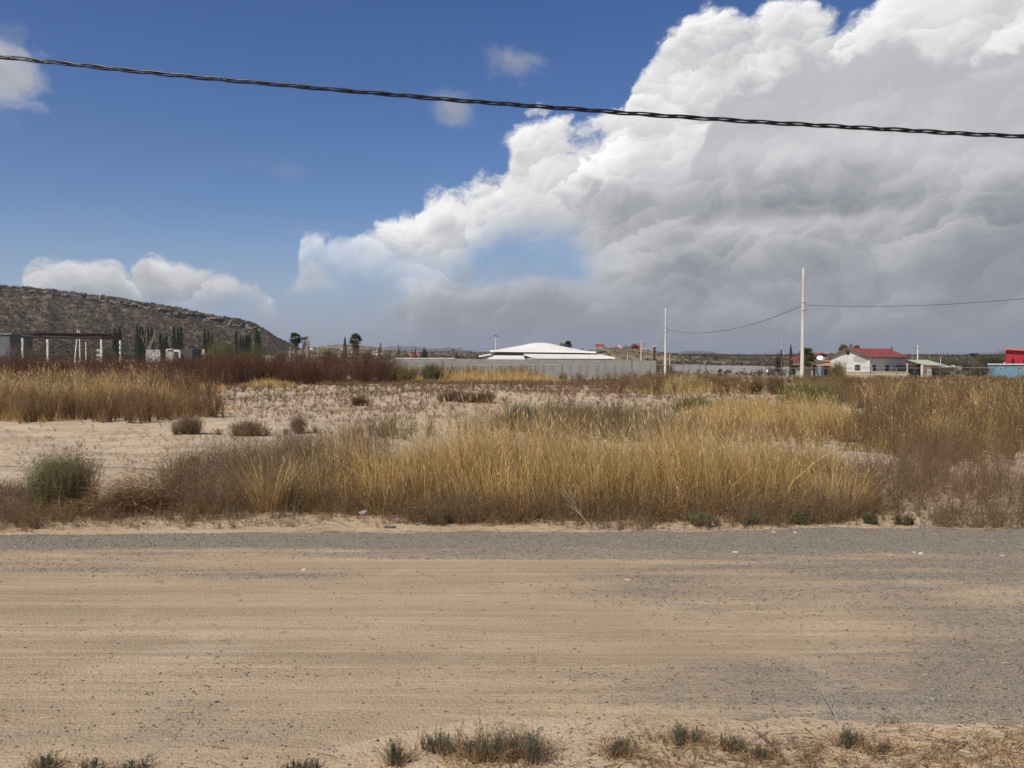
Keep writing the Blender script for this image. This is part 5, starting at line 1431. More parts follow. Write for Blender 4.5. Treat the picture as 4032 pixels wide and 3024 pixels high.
# satellite dish
pc_ = W(3229, 1410, 103)
th = thing('satellite_dish', 'pale blue white satellite dish standing above the brown canopy', 'dish', (pc_.x, pc_.y, W(3229, 1424, 103).z))
mb = MB(); ax = Vector((-0.35, -0.75, 0.62)).normalized(); a1 = ax.cross(Vector((0, 0, 1))).normalized(); a2 = ax.cross(a1)
vs = [Vector((0, 0, 0)) + (pc_ - th.location) - ax * 0.0]; fs = []
for k_, rr in enumerate((0.13, 0.26, 0.38)):
    for i in range(20):
        t = 2 * math.pi * i / 20; vs.append(pc_ - th.location + a1 * math.cos(t) * rr * 1.15 + a2 * math.sin(t) * rr + ax * rr * rr * 0.5)
for i in range(20): fs.append((0, 1 + i, 1 + (i + 1) % 20))
for k_ in range(2):
    for i in range(20): fs.append((1 + k_ * 20 + i, 21 + k_ * 20 + i, 21 + k_ * 20 + (i + 1) % 20, 1 + k_ * 20 + (i + 1) % 20))
mb.poly(vs, fs); o = mb.build('reflector', plain('dish_enamel', (0.62, 0.74, 0.80), None, 2, 0.5), th, smooth=True)
sm_ = o.modifiers.new('thick', 'SOLIDIFY'); sm_.thickness = 0.015
mb = MB(); q_ = pc_ - th.location; mb.tube([(0, 0.15, 0), q_ - ax * 0.05], 0.03, 6); build = mb.build('mast', M_STEEL, th)
mb = MB(); mb.tube([q_ - a2 * 0.4, q_ + ax * 0.55], 0.015, 6); mb.tube([q_ + ax * 0.5, q_ + ax * 0.6], 0.04, 6); mb.build('feed_arm', M_STEEL, th)

# green roofed shed
th = thing('open_shed', 'open shed with pale green sheet roof and peach wall right of the grey house', 'shed', base(3640, 92))
roofslab('roof', [(3638, 1436, 90), (3727, 1437.5, 91), (3648, 1416.5, 98), (3571, 1416.5, 98), ], th, 0.06, M_GREENR)
mb = MB(); pxbox(mb, 3572, 3697, 1440, 1478, 97, 3, True); build_at(mb, th, 'painted_interior_shade', M_DARK)  # solid near-black box, the shed's inner shade put in as colour
mb = MB(); pxbox(mb, 3571, 3640, 1432, 1440, 96.2, 0.3); build_at(mb, th, 'beam', M_BROWNB)
mb = MB(); pxbox(mb, 3629, 3634, 1437, 1478, 90.5, 0.2, True); build_at(mb, th, 'post', M_WHITE)
mb = MB(); pxbox(mb, 3571, 3575, 1430, 1478, 91, 0.15, True); build_at(mb, th, 'post', M_GREYW)
mb = MB(); pxbox(mb, 3635, 3665, 1442, 1478, 91, 0.25, True); build_at(mb, th, 'peach_wall', M_PEACH)
mb = MB(); pxbox(mb, 3665, 3761, 1441, 1445, 92.6, 0.4); pxbox(mb, 3753, 3760, 1438, 1441, 92.6, 0.4); build_at(mb, th, 'parapet', M_WHITE)
mb = MB()
for i in range(6):
    a_ = W(3650 + i * 3.1, 1451 + i * 0.3, 89.5); mb.box(a_.x, a_.x + 0.075, 89.5, 89.53, float(gz(a_.x, 89.5)), a_.z)
q0, q1 = W(3650, 1458, 89.4), W(3672, 1478, 89.4); mb.hexa([q0, q1, q1 + Vector((0, 0.04, 0)), q0 + Vector((0, 0.04, 0)), q0 + Vector((0, 0, 0.09)), q1 + Vector((0, 0, 0.09)), q1 + Vector((0, 0.04, 0.09)), q0 + Vector((0, 0.04, 0.09))])
build_at(mb, th, 'plank_gate', M_GREYW)
mb = MB(); pxbox(mb, 3668, 3697, 1443.5, 1446.5, 91.9, 0.3); build_at(mb, th, 'lintel', M_DKWOOD)

# blue building and the red house behind
th = thing('blue_building', 'low blue painted building with small white framed windows at the right edge', 'building', base(3980, 140))
Yb_ = 140
a_ = W(3890, 1436, Yb_); b_ = W(4330, 1436, Yb_)
kx_ = (Yb_ + 7) / Yb_; zb = float(gz(a_.x, Yb_)) - 0.5; mb = MB(); mb.hexa([(a_.x, Yb_, zb), (b_.x, Yb_, zb), (b_.x * kx_, Yb_ + 7, zb), (a_.x * kx_, Yb_ + 7, zb), (a_.x, Yb_, a_.z), (b_.x, Yb_, a_.z), (b_.x * kx_, Yb_ + 7, a_.z), (a_.x * kx_, Yb_ + 7, a_.z)]); build_at(mb, th, 'wall', M_BLUE)
z0_, z1_ = a_.z + 0.003, a_.z + 0.14; xs4 = ((a_.x - 0.25, Yb_ - 0.25), (b_.x, Yb_ - 0.25), (b_.x * kx_, Yb_ + 7.2), (a_.x * kx_, Yb_ + 7.2)); mb = MB(); mb.hexa([(q[0], q[1], z0_) for q in xs4] + [(q[0], q[1], z1_) for q in xs4]); build_at(mb, th, 'parapet', M_WHITE)
for p_ in (3942, 4019, 4110, 4200):
    a1 = W(p_ - 7, 1447, Yb_ - 0.03); b1 = W(p_ + 7, 1455.5, Yb_ - 0.03)
    mb = MB(); mb.box(a1.x, b1.x, Yb_ - 0.03, Yb_ + 0.02, b1.z, a1.z); w_ = build_at(mb, th, 'window', M_GLASS)
    mb = MB(); e = 0.07
    for q_ in ((a1.x - e, b1.x + e, a1.z, a1.z + e), (a1.x - e, b1.x + e, b1.z - e, b1.z), (a1.x - e, a1.x, b1.z, a1.z), (b1.x, b1.x + e, b1.z, a1.z), ((a1.x + b1.x) / 2 - 0.025, (a1.x + b1.x) / 2 + 0.025, b1.z, a1.z)):
        mb.box(q_[0], q_[1], Yb_ - 0.07, Yb_ - 0.031, q_[2], q_[3])
    mb.v = [tuple(Vector(v) - th.location) for v in mb.v]; mb.build('window_frame', M_WHITE, w_)
mb = MB(); a1 = W(3955, 1426, Yb_ + 0.5); mb.tube([(a1.x, Yb_ + 0.5, a_.z + 0.1), (a1.x, Yb_ + 0.5, a1.z)], 0.07, 7); build_at(mb, th, 'vent_pipe', M_WHITE)
mb = MB(); a1 = W(3978, 1472, 136); mb.tube([(a1.x, 136, a1.z - 0.25), (a1.x, 136, a1.z + 0.1)], [0.45, 0.3], 9)
Yr_ = 152
th = thing('red_house', 'crimson house with sloping pinkish roof behind the blue building', 'house', base(4010, Yr_))
mb = MB(); p0_ = W(3960, 1377, Yr_); p1_ = W(4330, 1400, Yr_); zb = float(gz(p0_.x, Yr_)) - 0.5
mb.hexa([(p0_.x, Yr_, zb), (p1_.x, Yr_, zb), (p1_.x * 1.06, Yr_ + 9, zb), (p0_.x * 1.06, Yr_ + 9, zb), p0_ - Vector((0, 0, 0.1)), p1_ - Vector((0, 0, 0.1)), (p1_.x * 1.06, Yr_ + 9, p1_.z + 0.5), (p0_.x * 1.06, Yr_ + 9, p0_.z + 0.5)]); build_at(mb, th, 'wall', M_RED)
roofslab('roof', [(3956, 1374, Yr_ - 0.6), (4335, 1397, Yr_ - 0.6), (4250, 1385, Yr_ + 10), (3960, 1368, Yr_ + 10)], th, 0.16, plain('terracotta_roof_edge', (0.55, 0.20, 0.14), (0.42, 0.15, 0.11), 2, 0.8))

# hilltop buildings
def kblock(th_, name, x0, x1, r0, r1, Y, d, mat): mb = MB(); pxbox(mb, x0, x1, r0, r1, Y, d); return build_at(mb, th_, name, mat)
Yk2 = 425
th = thing('coral_house', 'two storey coral red house with dark openings on the knoll', 'house', W(2508, 1378, Yk2))
kblock(th, 'wall', 2486, 2531, 1365, 1382, Yk2, 8, M_PINK)
for i, (x0, x1, r0, r1) in enumerate(((2499, 2507, 1357, 1365), (2510, 2518, 1358, 1365), (2520, 2527, 1357, 1365), (2487, 2492, 1360, 1365))): kblock(th, 'upper_wall', x0, x1, r0, r1 + 0.5, Yk2 + 1, 6, M_PINK)
for x0, x1, r0, r1 in ((2489, 2493, 1367, 1371), (2496, 2499, 1368, 1372), (2503, 2513, 1368, 1375), (2517, 2520, 1367, 1371), (2524, 2527, 1367, 1371), (2501, 2504, 1359, 1362), (2512, 2515, 1359, 1363), (2522, 2525, 1359, 1363)):
    kblock(th, 'window', x0, x1, r0, r1, Yk2 - 0.08, 0.3, M_DARK)
mb = MB(); q_ = [W(2485, 1361, Yk2 - 1), W(2510, 1359, Yk2 - 1), W(2503, 1353, Yk2 + 3), W(2492, 1353.5, Yk2 + 3)]; mb.hexa([v - Vector((0, 0, 0.3)) for v in q_] + q_); build_at(mb, th, 'thatch_roof', M_THATCH)
kblock(th, 'column', 2528, 2530, 1364, 1380, Yk2 - 0.6, 0.5, M_WHITE)
kblock(th, 'terrace_roof', 2531, 2541, 1364, 1366, Yk2, 6, M_THATCH); kblock(th, 'column', 2536, 2538, 1366, 1376, Yk2, 0.4, M_WHITE)
th = thing('domed_kiosk', 'red and white kiosk with round white tank on the knoll', 'building', W(2437, 1378, Yk2))
kblock(th, 'wall', 2428, 2439, 1364, 1380, Yk2, 5, M_PINK); kblock(th, 'white_wall', 2439.5, 2445, 1363, 1380, Yk2, 5, M_WHITE); kblock(th, 'doorway', 2433, 2436, 1368, 1378, Yk2 - 0.08, 0.2, M_DARK)
c_ = W(2437, 1365, Yk2 + 2.5); mb = MB(); mb.tube([(c_.x, c_.y, c_.z), (c_.x, c_.y, c_.z + 0.45), (c_.x, c_.y, c_.z + 0.7), (c_.x, c_.y, c_.z + 0.82)], [0.62, 0.6, 0.4, 0.1], 14); build_at(mb, th, 'dome', M_WHITE, smooth=True)
th = thing('long_red_building', 'long low red building just right of the hall roof', 'building', W(2365, 1362, 400)); kblock(th, 'wall', 2350, 2379, 1356.5, 1366, 400, 8, M_PINK); kblock(th, 'parapet', 2349, 2380, 1355.5, 1356.4, 399.8, 8.4, M_RED)
for x0, x1, r0, lb in ((2415, 2427, 1367, 'dark thatched shelter left of the red and white kiosk'), (2456, 2471, 1364, 'peaked grey shelter roof between the kiosk and the coral house'), (2475, 2486, 1366, 'small dark lean-to shelter against the coral house')):
    th = thing('thatch_shelter', lb, 'shelter', W((x0 + x1) / 2, 1378, Yk2), 0, 'shelters on the knoll')
    mb = MB(); a1, b1, c1 = W(x0, r0 + 3.5, Yk2), W(x1, r0 + 3.5, Yk2), W((x0 + x1) / 2, r0, Yk2 + 2); bk = Vector((0, 4, 0))
    mb.poly([a1, b1, b1 + bk, a1 + bk, c1], [(0, 1, 4), (1, 2, 4), (2, 3, 4), (3, 0, 4), (3, 2, 1, 0)]); build_at(mb, th, 'roof', M_THATCH)
    for p_ in (x0 + 1, x1 - 1): kblock(th, 'post', p_, p_ + 0.8, r0 + 3.6, 1378, Yk2 + 0.5, 0.2, M_GREYW)
def hut(label, x0, x1, r0, r1, Y, wallm, roofm=None, name='small_house', win=()):
    th = thing(name, label, 'house', W((x0 + x1) / 2, r1, Y)); kblock(th, 'wall', x0, x1, r0, r1 + 3, Y, 6, wallm)
    if roofm: kblock(th, 'roof', x0 - 1, x1 + 1, r0 - 1.6, r0 - 0.1, Y - 0.4, 7, roofm)
    for a, b_ in win: kblock(th, 'window', a, b_, r0 + 2, r0 + 5.5, Y - 0.08, 0.3, M_DARK)
    return th
hut('cream yellow house on the plain right of the skirted palm', 1467, 1489, 1386, 1394, 330, M_YEL, M_WHITE, win=((1472, 1475), (1480, 1484)))
hut('tiny white shed beside the cream yellow house', 1496, 1502, 1389, 1392.5, 330, M_WHITE)
hut('orange house with white roof edge left of the conifer', 1613, 1623, 1387, 1397, 300, M_ORANGE, M_WHITE, win=((1617, 1619),))
hut('second orange house half hidden against the conifer', 1643, 1652, 1386, 1396, 300, M_ORANGE, M_WHITE)
hut('white house on the foot of the far hill', 1220, 1232, 1368, 1375, 560, M_WHITE, M_GREYW)
hut('white house with pitched roof left of the single cypress', 1343, 1356, 1371, 1375, 560, M_WHITE, M_GREYW, win=((1350, 1352),))

# ---------------------------------------------------------------- left: burnt pergola, ruins, grey building
Yp = 92.0
th = thing('pergola', 'burnt pergola of blackened beams on four peeling white columns at left', 'pergola', base(280, Yp))
for p_, yy, r0 in ((91, 94, 1331), (190, 92, 1336), (401, 91, 1336), (475, 95, 1340)):
    x, y, z = base(p_, yy); zt = W(p_, r0, yy).z; mb = MB(); wv_ = 0.02
    mb.tube([(x, y, z - 0.2), (x, y, (z + zt) / 2), (x, y, zt)], [0.135, 0.13, 0.125], 12)
    build_at(mb, th, 'column', M_PEEL, smooth=True)
    mb = MB(); mb.box(x - 0.07, x + 0.07, y - 0.07, y + 0.07, zt, zt + 0.35); build_at(mb, th, 'stub', M_DKWOOD)
def beam(p0_, r0, y0, p1_, r1, y1, t=0.13):
    mb = MB(); a1, b1 = W(p0_, r0, y0), W(p1_, r1, y1); m_ = a1.lerp(b1, 0.5) - Vector((0, 0, 0.05)); mb.tube([a1, m_, b1], t, 4); build_at(mb, th, 'beam', M_DKWOOD)
beam(86, 1322, 94, 475, 1330, 95, 0.12); beam(184, 1327, 92, 402, 1330, 91, 0.13); beam(86, 1323, 94, 190, 1326, 92); beam(400, 1331, 91, 476, 1331, 95)
for i, (a1, b1, r0, r1) in enumerate(((136, 440, 1309, 1315), (150, 444, 1312, 1317), (112, 430, 1314, 1320), (128, 452, 1318, 1323), (160, 462, 1321, 1326))):
    beam(a1, r0, 93 + 0.5 * i, b1, r1, 93 + 0.5 * i, 0.10)
for i in range(7): beam(150 + 46 * i, 1317, 92, 158 + 46 * i, 1312, 96, 0.06)
beam(440, 1314, 93, 478, 1328, 95, 0.08)
th = thing('grey_building', 'faded grey building behind bare shrubs at the left edge', 'building', base(0, 170))
mb = MB(); pxbox(mb, -260, 40, 1318, 1400, 170, 8, True); build_at(mb, th, 'wall', plain('dull_grey_wall', (0.13, 0.135, 0.145), (0.10, 0.105, 0.11), 0.3, 0.9))
mb = MB(); pxbox(mb, -262, 44, 1311, 1317.5, 169.7, 8.4); build_at(mb, th, 'roof', plain('faded_roof_sheet', (0.20, 0.20, 0.205), None, 1, 0.8)); 
def ruin(name, label, x0, x1, r0, Y, mat, d=0.4, cat='ruin'):
    th = thing(name, label, cat, base((x0 + x1) / 2, Y)); mb = MB(); pxbox(mb, x0, x1, r0, 1400, Y, d, True); build_at(mb, th, 'masonry', mat); return th
ruin('stone_pillar', 'whitewashed stone pillar beside the third pergola column', 378, 396, 1373, 96, M_RUBBLE, 0.5, 'pillar')
th = thing('brown_rail', 'brown rail fence behind the pergola leading to the stone pillar', 'fence', base(350, 128)); mb = MB(); mb.tube([W(320, 1379, 128), W(378, 1379, 127)], 0.06, 6); build_at(mb, th, 'rail', M_RUSTP)
for p_ in (322, 350, 374): mb = MB(); x, y, z = base(p_, 128); mb.tube([(x, y, z), (x, y, W(p_, 1379, 128).z)], 0.05, 6); build_at(mb, th, 'fence_post', M_RUSTP)
ruin('white_wall', 'peeling white garden wall left of the small white kiosk', 574, 630, 1377, 110, M_RUBBLE, 0.3, 'wall')
ruin('dark_wall', 'dark grey block of wall right of the small white kiosk', 709, 757, 1375, 104, plain('dark_slate_wall', (0.075, 0.078, 0.085), None, 1, 0.9), 3, 'wall')
th = ruin('kiosk', 'small whitewashed stone kiosk with open front among the brown brush', 652, 683, 1377, 102, M_RUBBLE, 2.2, 'kiosk')
kblock(th, 'roof_slab', 655, 677, 1374, 1376.8, 101.8, 2.4, M_WHITE); kblock(th, 'lintel', 683.5, 706, 1378, 1384, 102, 0.4, M_WHITE); kblock(th, 'jamb', 704, 708.5, 1384.2, 1410, 102, 0.4, M_WHITE); kblock(th, 'painted_recess_shade', 684, 704, 1384.5, 1412, 103.5, 0.3, M_DARK)  # last panel is near-black, painting the shade behind the open front
ruin('brick_pillar', 'short salmon brick pillar left of the green trees', 796, 804, 1375, 108, M_BRICK, 0.3, 'pillar')
th = thing('low_shelter', 'flat low shelter roof between the dark wall and the brick pillar', 'shelter', base(782, 106)); kblock(th, 'roof', 760, 803, 1392, 1394.5, 106, 2, M_GREYW); kblock(th, 'wall', 764, 800, 1394.7, 1412, 107, 0.3, M_GREYW)
ruin('rock_wall', 'low white rubble wall right of the green trees', 1046, 1076, 1402, 96, M_RUBBLE, 0.5, 'wall')
# white cross on the mesa
c_ = W(384, 1164, 652); th = thing('hill_cross', 'tiny white cross standing on the mesa ridge', 'cross', (c_.x, 655, c_.z - 2))
mb = MB(); mb.box(-0.17, 0.17, -0.15, 0.15, 0, 5.0); mb.build('upright', M_ROOFW, th); mb = MB(); mb.box(-1.05, -0.171, -0.15, 0.15, 3.4, 3.8); mb.box(0.171, 1.05, -0.15, 0.15, 3.4, 3.8); mb.build('crossbar', M_ROOFW, th)

# ---------------------------------------------------------------- trees
def ell_pts(n, r, shell=0.45):
    """points in an ellipsoid, gathered towards its outer part"""
    d = rng.normal(0, 1, (n, 3)); d /= np.linalg.norm(d, axis=1)[:, None]
    return d * (rng.uniform(0, 1, n) ** shell)[:, None] * np.array(r)
TREE = {
 'yellowgreen': [(0.17, 0.165, 0.055), (0.13, 0.135, 0.045), (0.21, 0.19, 0.07)],
 'darkgreen': [(0.060, 0.080, 0.036), (0.045, 0.062, 0.030), (0.085, 0.10, 0.045)],
 'olive': [(0.115, 0.112, 0.055), (0.085, 0.085, 0.042), (0.145, 0.135, 0.07)],
 'dull': [(0.16, 0.13, 0.085), (0.12, 0.10, 0.065), (0.19, 0.155, 0.10)],
 'redbrown': [(0.12, 0.062, 0.042), (0.085, 0.048, 0.034), (0.15, 0.08, 0.05)],
 'palm': [(0.075, 0.10, 0.040), (0.055, 0.075, 0.032), (0.10, 0.125, 0.05)],
 'ypalm': [(0.26, 0.25, 0.08), (0.19, 0.19, 0.07), (0.30, 0.26, 0.11)],
}
def tree(name, label, px, Y, r_top, wpx, kind, r_bot=None, leaf=None, dens=1.0, trunk=True, group=None, flat=1.0, cat='tree'):
    x, y, z = base(px, Y); th = thing(name, label, cat, (x, y, z), 0, group)
    H = W(px, r_top, Y).z - z; R = wpx / F * Y / 2
    lo = 0.12 * H if r_bot is None else max(0.0, W(px, r_bot, Y).z - z)
    leaf = leaf or max(0.12, Y * 0.0011)
    a = Acc(); nl = max(7, int(13 * dens)); cz = (H + lo) / 2; hz_ = (H - lo) / 2
    cen = ell_pts(nl, (R * 0.72, R * 0.6, hz_ * 0.72), 0.5)
    cen[:, 2] -= 0.12 * hz_ * (cen[:, 0] / R) ** 2
    tb = MB()
    if trunk:
        tb.tube([(0, 0, -0.2), (0.05 * R, 0, lo * 0.6), (0, 0, cz * 0.8)], [0.05 * H ** 0.9 + 0.03, 0.04 * H ** 0.9, 0.02 * H], 7)
    tot = int(420 * dens)
    for c_ in cen:
        rr = rng.uniform(0.32, 0.55)
        k = int(tot * rng.uniform(0.6, 1.3))
        p_ = ell_pts(k, (R * rr, R * rr * 0.9, hz_ * rr * flat), 0.6) + c_ + np.array([0, 0, cz])
        p_ = p_[p_[:, 2] > 0.02]
        bits(a, p_, leaf * rng.uniform(0.6, 1.3, len(p_)), pick(TREE[kind], len(p_), 0.22, np.full(len(p_), rng.integers(0, 3))), 0.4)
        if trunk: tb.tube([(0, 0, lo * 0.6), tuple(c_ * 0.5 + np.array([0, 0, cz * 0.75])), tuple(c_ + np.array([0, 0, cz]))], [0.018 * H, 0.012 * H, 0.004 * H], 5)
    if trunk: tb.build('trunk', M_BARK, th)
    link('crown', a.mesh('crown'), M_LEAF, th)
    return th

# cypresses: narrow spindles, three shapes, copied
def cypress_proto(seed):
    th = thing('cypress', 'x', 'tree')
    a = Acc(); n = 3400
    t = rng.uniform(0, 1, n) ** 0.85; r_ = 0.060 * np.interp(t, [0, 0.08, 0.35, 0.7, 0.92, 1], [0.5, 0.85, 1.0, 0.72, 0.30, 0.02])
    an = rng.uniform(0, 6.28, n); q_ = 0.75 + 0.45 * fbm(an * 1.5 + seed, t * 14, 3, seed)
    rad = r_ * q_ * rng.uniform(0.55, 1.05, n)
    P_ = np.stack([np.cos(an) * rad, np.sin(an) * rad, 0.03 + t * 0.97], 1)
    bits(a, P_, rng.uniform(0.012, 0.026, n), pick(TREE['darkgreen'], n, 0.25) * 0.8, 1.2)
    link('crown', a.mesh('crown'), M_LEAF, th)
    mb = MB(); mb.tube([(0, 0, -0.02), (0, 0, 0.5)], [0.016, 0.008], 6); mb.build('trunk', M_BARK, th)
    return th
protos = [cypress_proto(s_) for s_ in (1, 5, 9)]
used = [False] * 3
ORD = ['first', 'second', 'third', 'fourth', 'fifth', 'sixth']
def cyp(px, r_top, Y, label, group='cypresses before the mesa', wide=1.0):
    k = len(cyp_l) % 3; o = protos[k] if not used[k] else copy_tree(protos[k]); used[k] = True
    x, y, z = base(px, Y); H = W(px, r_top, Y).z - z
    o.location = (x, y, z); o.scale = (H * wide, H * wide, H); o.rotation_euler = (0, 0, len(cyp_l) * 1.3)
    o['label'] = label; o['group'] = group; cyp_l.append(o)
cyp_l = []
for cl, where, nm in (
        ([(453, 1295), (463, 1302), (474, 1288)], 'of the three beside the right end of the pergola', 3),
        ([(543, 1278), (554, 1286), (563, 1287), (575, 1298), (586, 1288), (600, 1283)], 'of the six behind the bare white tree', 6),
        ([(633, 1308), (646, 1328), (657, 1312)], 'of the short trio above the white kiosk', 3),
        ([(687, 1286), (703, 1297), (715, 1284)], 'of the tall trio above the dark wall', 3),
        ([(808, 1295), (822, 1302), (836, 1316)], 'of the three at the left edge of the yellow green trees', 3),
        ([(932, 1303), (948, 1321), (959, 1319), (971, 1320), (977, 1318), (984, 1311)], 'of the six rising over the right yellow green tree', 6),
        ([(1011, 1294), (1021, 1303)], 'of the pair at the foot of the mesa end', 2)):
    for i, (p_, r_) in enumerate(cl):
        cyp(p_, r_, 205 + 3 * i, 'cypress %s from left %s' % (ORD[i], where))
cyp(1359, 1326, 230, 'single cypress standing between the two fan palms', 'lone cypresses on the plain', 1.15)
cyp(1636, 1371, 300, 'tiny cypress between the two orange houses', 'lone cypresses on the plain')
cyp(3075, 1373, 150, 'narrow cypress beside the red brown conifer', 'pair of cypresses left of the tall pole')
cyp(3113, 1356, 150, 'taller cypress just left of the tall concrete pole', 'pair of cypresses left of the tall pole')
for p_, r_, lb in ((3987, 1405, 'small dark conifer in front of the crimson wall'), (4031, 1418, 'small conifer at the right edge before the crimson wall')):
    cyp(p_, r_, 148, lb, 'conifers before the red house', 1.6)

# fan palms
def fan_palm(label, px, Y, r_top, wpx, skirt=0.0, kind='palm', trunk_r=0.25, base_row=None, nf=46, cz_row=None, group='fan palms'):
    x, y, z = base(px, Y); th = thing('fan_palm', label, 'palm tree', (x, y, z), 0, group)
    R = wpx / F * Y / 2 * 1.35; zt = W(px, r_top, Y).z - z; zc_ = zt - R * 0.72
    mb = MB(); nn = 6
    mb.tube([(0.06 * math.sin(i), 0, -0.2 + (zc_ + 0.2) * i / nn) for i in range(nn + 1)], [trunk_r * (1.15 - 0.4 * i / nn) for i in range(nn + 1)], 9)
    mb.build('trunk', M_BARK, th, smooth=True)
    a = Acc(); Vs, Ts, Cs = [], [], []
    def frond(dirv, L, cols, blade, droop):
        o0 = np.array([0, 0, zc_]); d = dirv / np.linalg.norm(dirv); up = np.array([0, 0, 1.0])
        sd = np.cross(d, up); sd /= np.linalg.norm(sd) + 1e-6; nrm = np.cross(sd, d)
        hub = o0 + d * L * 0.45
        c_ = pick(cols, 1, 0.2)[0]
        w_ = 0.03 * L
        Vs.append(np.array([o0 - sd * w_, o0 + sd * w_, hub])); Ts.append(0); Cs.append(np.tile(c_ * 1.2, (3, 1)))
        for t in np.linspace(-1.25, 1.25, 13):
            e_ = d * math.cos(t) + sd * math.sin(t)
            tip = hub + e_ * L * 0.58 * rng.uniform(0.85, 1.1) - up * droop * L * (0.1 + 0.15 * abs(t)) + nrm * 0.03
            per = sd * math.cos(t) - d * math.sin(t)
            mid_ = hub + (tip - hub) * 0.5 + nrm * L * 0.03
            Vs.append(np.array([hub, mid_ - per * L * 0.055, tip])); Cs.append(np.tile(c_ * rng.uniform(0.8, 1.2), (3, 1)))
            Vs.append(np.array([hub, tip, mid_ + per * L * 0.055])); Cs.append(np.tile(c_ * rng.uniform(0.8, 1.2), (3, 1)))
    for i in range(nf):
        t = i * 2.4; el_ = math.radians(rng.uniform(-35, 80))
        frond(np.array([math.cos(t) * math.cos(el_), math.sin(t) * math.cos(el_), math.sin(el_)]), R * rng.uniform(0.85, 1.1), TREE[kind], 0.1, 1.0 if el_ < 0.6 else 0.3)
    v = np.concatenate(Vs); c_ = np.concatenate(Cs)
    link('fronds', mesh_np('fronds', v, tris=np.arange(len(v)).reshape(-1, 3), col=c_), M_LEAF, th)
    if skirt:
        a = Acc(); n = 900
        an = rng.uniform(0, 6.28, n); zz = rng.uniform(zc_ - skirt, zc_, n)
        rr = np.interp(zz, [zc_ - skirt, zc_ - skirt * 0.3, zc_], [R * 0.45, R * 0.75, R * 0.3]) * rng.uniform(0.3, 1.0, n)
        P_ = np.stack([np.cos(an) * rr * 0.6, np.sin(an) * rr * 0.6, zz], 1)
        blades(a, P_, np.full(n, -R * 0.55), an, rng.uniform(-0.5, 0.1, n), np.full(n, max(0.03, Y * 0.0004)), pick([(0.27, 0.20, 0.13), (0.20, 0.15, 0.10), (0.34, 0.27, 0.18)], n, 0.2), 1.2)
        link('dead_skirt', a.mesh('dead_skirt'), M_LEAF, th)
    return th
fan_palm('fan palm with ragged crown near the right foot of the mesa', 1164, 200, 1312, 42, 1.2, trunk_r=0.3)
fan_palm('fan palm with long dead skirt right of the single cypress', 1401, 200, 1318, 44, 3.6, trunk_r=0.3)
fan_palm('fan palm with yellowing crown just right of the tall concrete pole', 3176, 88, 1376, 56, 2.3, 'palm', 0.25)
fan_palm('yellowish palm crown peeking over the left roof slope of the grey house', 3320, 118, 1360, 32, 0.3, 'ypalm', 0.2)
fan_palm('second yellowish palm crown peeking over the ridge right of the cactus', 3372, 122, 1361, 24, 0.3, 'ypalm', 0.2)
fan_palm('palm crown rising behind the right slope of the hall roof', 2236, 182, 1345, 30, 0.3, 'palm', 0.2)
fan_palm('small palm tip left of the palm behind the hall roof', 2210, 184, 1351, 16, 0.2, 'palm', 0.15, nf=20)
x, y, z = base(3349, 112); th = thing('column_cactus', 'tall columnar cactus behind the ridge of the red roof', 'cactus', (x, y, z))
zt = W(3352, 1352, 112).z - z; mb = MB()
mb.tube([(0, 0, -0.1), (0, 0, zt * 0.5), (0.05, 0, zt - 0.1), (0.05, 0, zt)], [0.2, 0.17, 0.14, 0.05], 8); mb.tube([(0, 0, zt * 0.7), (-0.22, 0, zt * 0.78), (-0.24, 0, zt - 0.2)], [0.09, 0.09, 0.05], 7)
mb.build('stem', plain('cactus_skin', (0.055, 0.075, 0.04), None, 5, 0.7), th, smooth=True)

tree('bushy_tree', 'wide yellow green tree right of the brick pillar', 880, 150, 1320, 170, 'yellowgreen', None, None, 1.6)
tree('bushy_tree', 'lower yellow green tree at the right end of the cluster under the mesa', 995, 145, 1345, 130, 'yellowgreen', None, None, 1.3)
tree('bushy_tree', 'dark green tree behind the left cypresses of the yellow green cluster', 855, 175, 1322, 80, 'olive', None, None, 0.9)
tree('bushy_tree', 'dull brown green tree left of the fan palm at the mesa foot', 1095, 180, 1355, 90, 'dull', None, None, 0.9)
tree('bushy_tree', 'small green tree behind the pergola left of the fourth column', 430, 150, 1350, 95, 'olive', None, None, 1.0)
tree('bushy_tree', 'low green tree beside the grey building seen under the pergola', 130, 150, 1352, 120, 'olive', None, None, 0.9)
tree('bushy_tree', 'low yellow green tree behind the stone pillar', 345, 190, 1356, 70, 'yellowgreen', None, None, 0.7)
tree('sparse_tree', 'thin leafed beige tree just right of the left fan palm', 1197, 195, 1322, 52, 'dull', 1345, 0.16, 0.45)
tree('green_shrub', 'dark green shrub mass left of the single cypress', 1300, 215, 1376, 90, 'darkgreen', None, None, 1.0, cat='shrub')
tree('green_shrub', 'greyish green shrub under the right fan palm', 1180, 190, 1382, 60, 'darkgreen', None, None, 0.8, cat='shrub')
tree('bushy_tree', 'dull olive tree right of the skirted fan palm', 1437, 215, 1358, 55, 'olive', None, None, 0.8)
tree('conifer', 'dense dark green conifer left of the leafless spreading tree', 1672, 190, 1362, 36, 'darkgreen', None, 0.2, 1.2)
tree('green_shrub', 'dark green shrub mass at the left end of the hall roof', 1896, 165, 1384, 62, 'darkgreen', None, None, 1.1, cat='shrub')
tree('green_shrub', 'low olive shrub in front of the orange houses', 1632, 230, 1396, 60, 'olive', None, None, 0.6, cat='shrub')
tree('conifer', 'red brown dying conifer left of the two right cypresses', 3062, 145, 1400, 36, 'redbrown', None, None, 1.0)
tree('bushy_tree', 'dark green tree between the cypress and the tall concrete pole', 3128, 120, 1412, 52, 'darkgreen', None, None, 0.9)
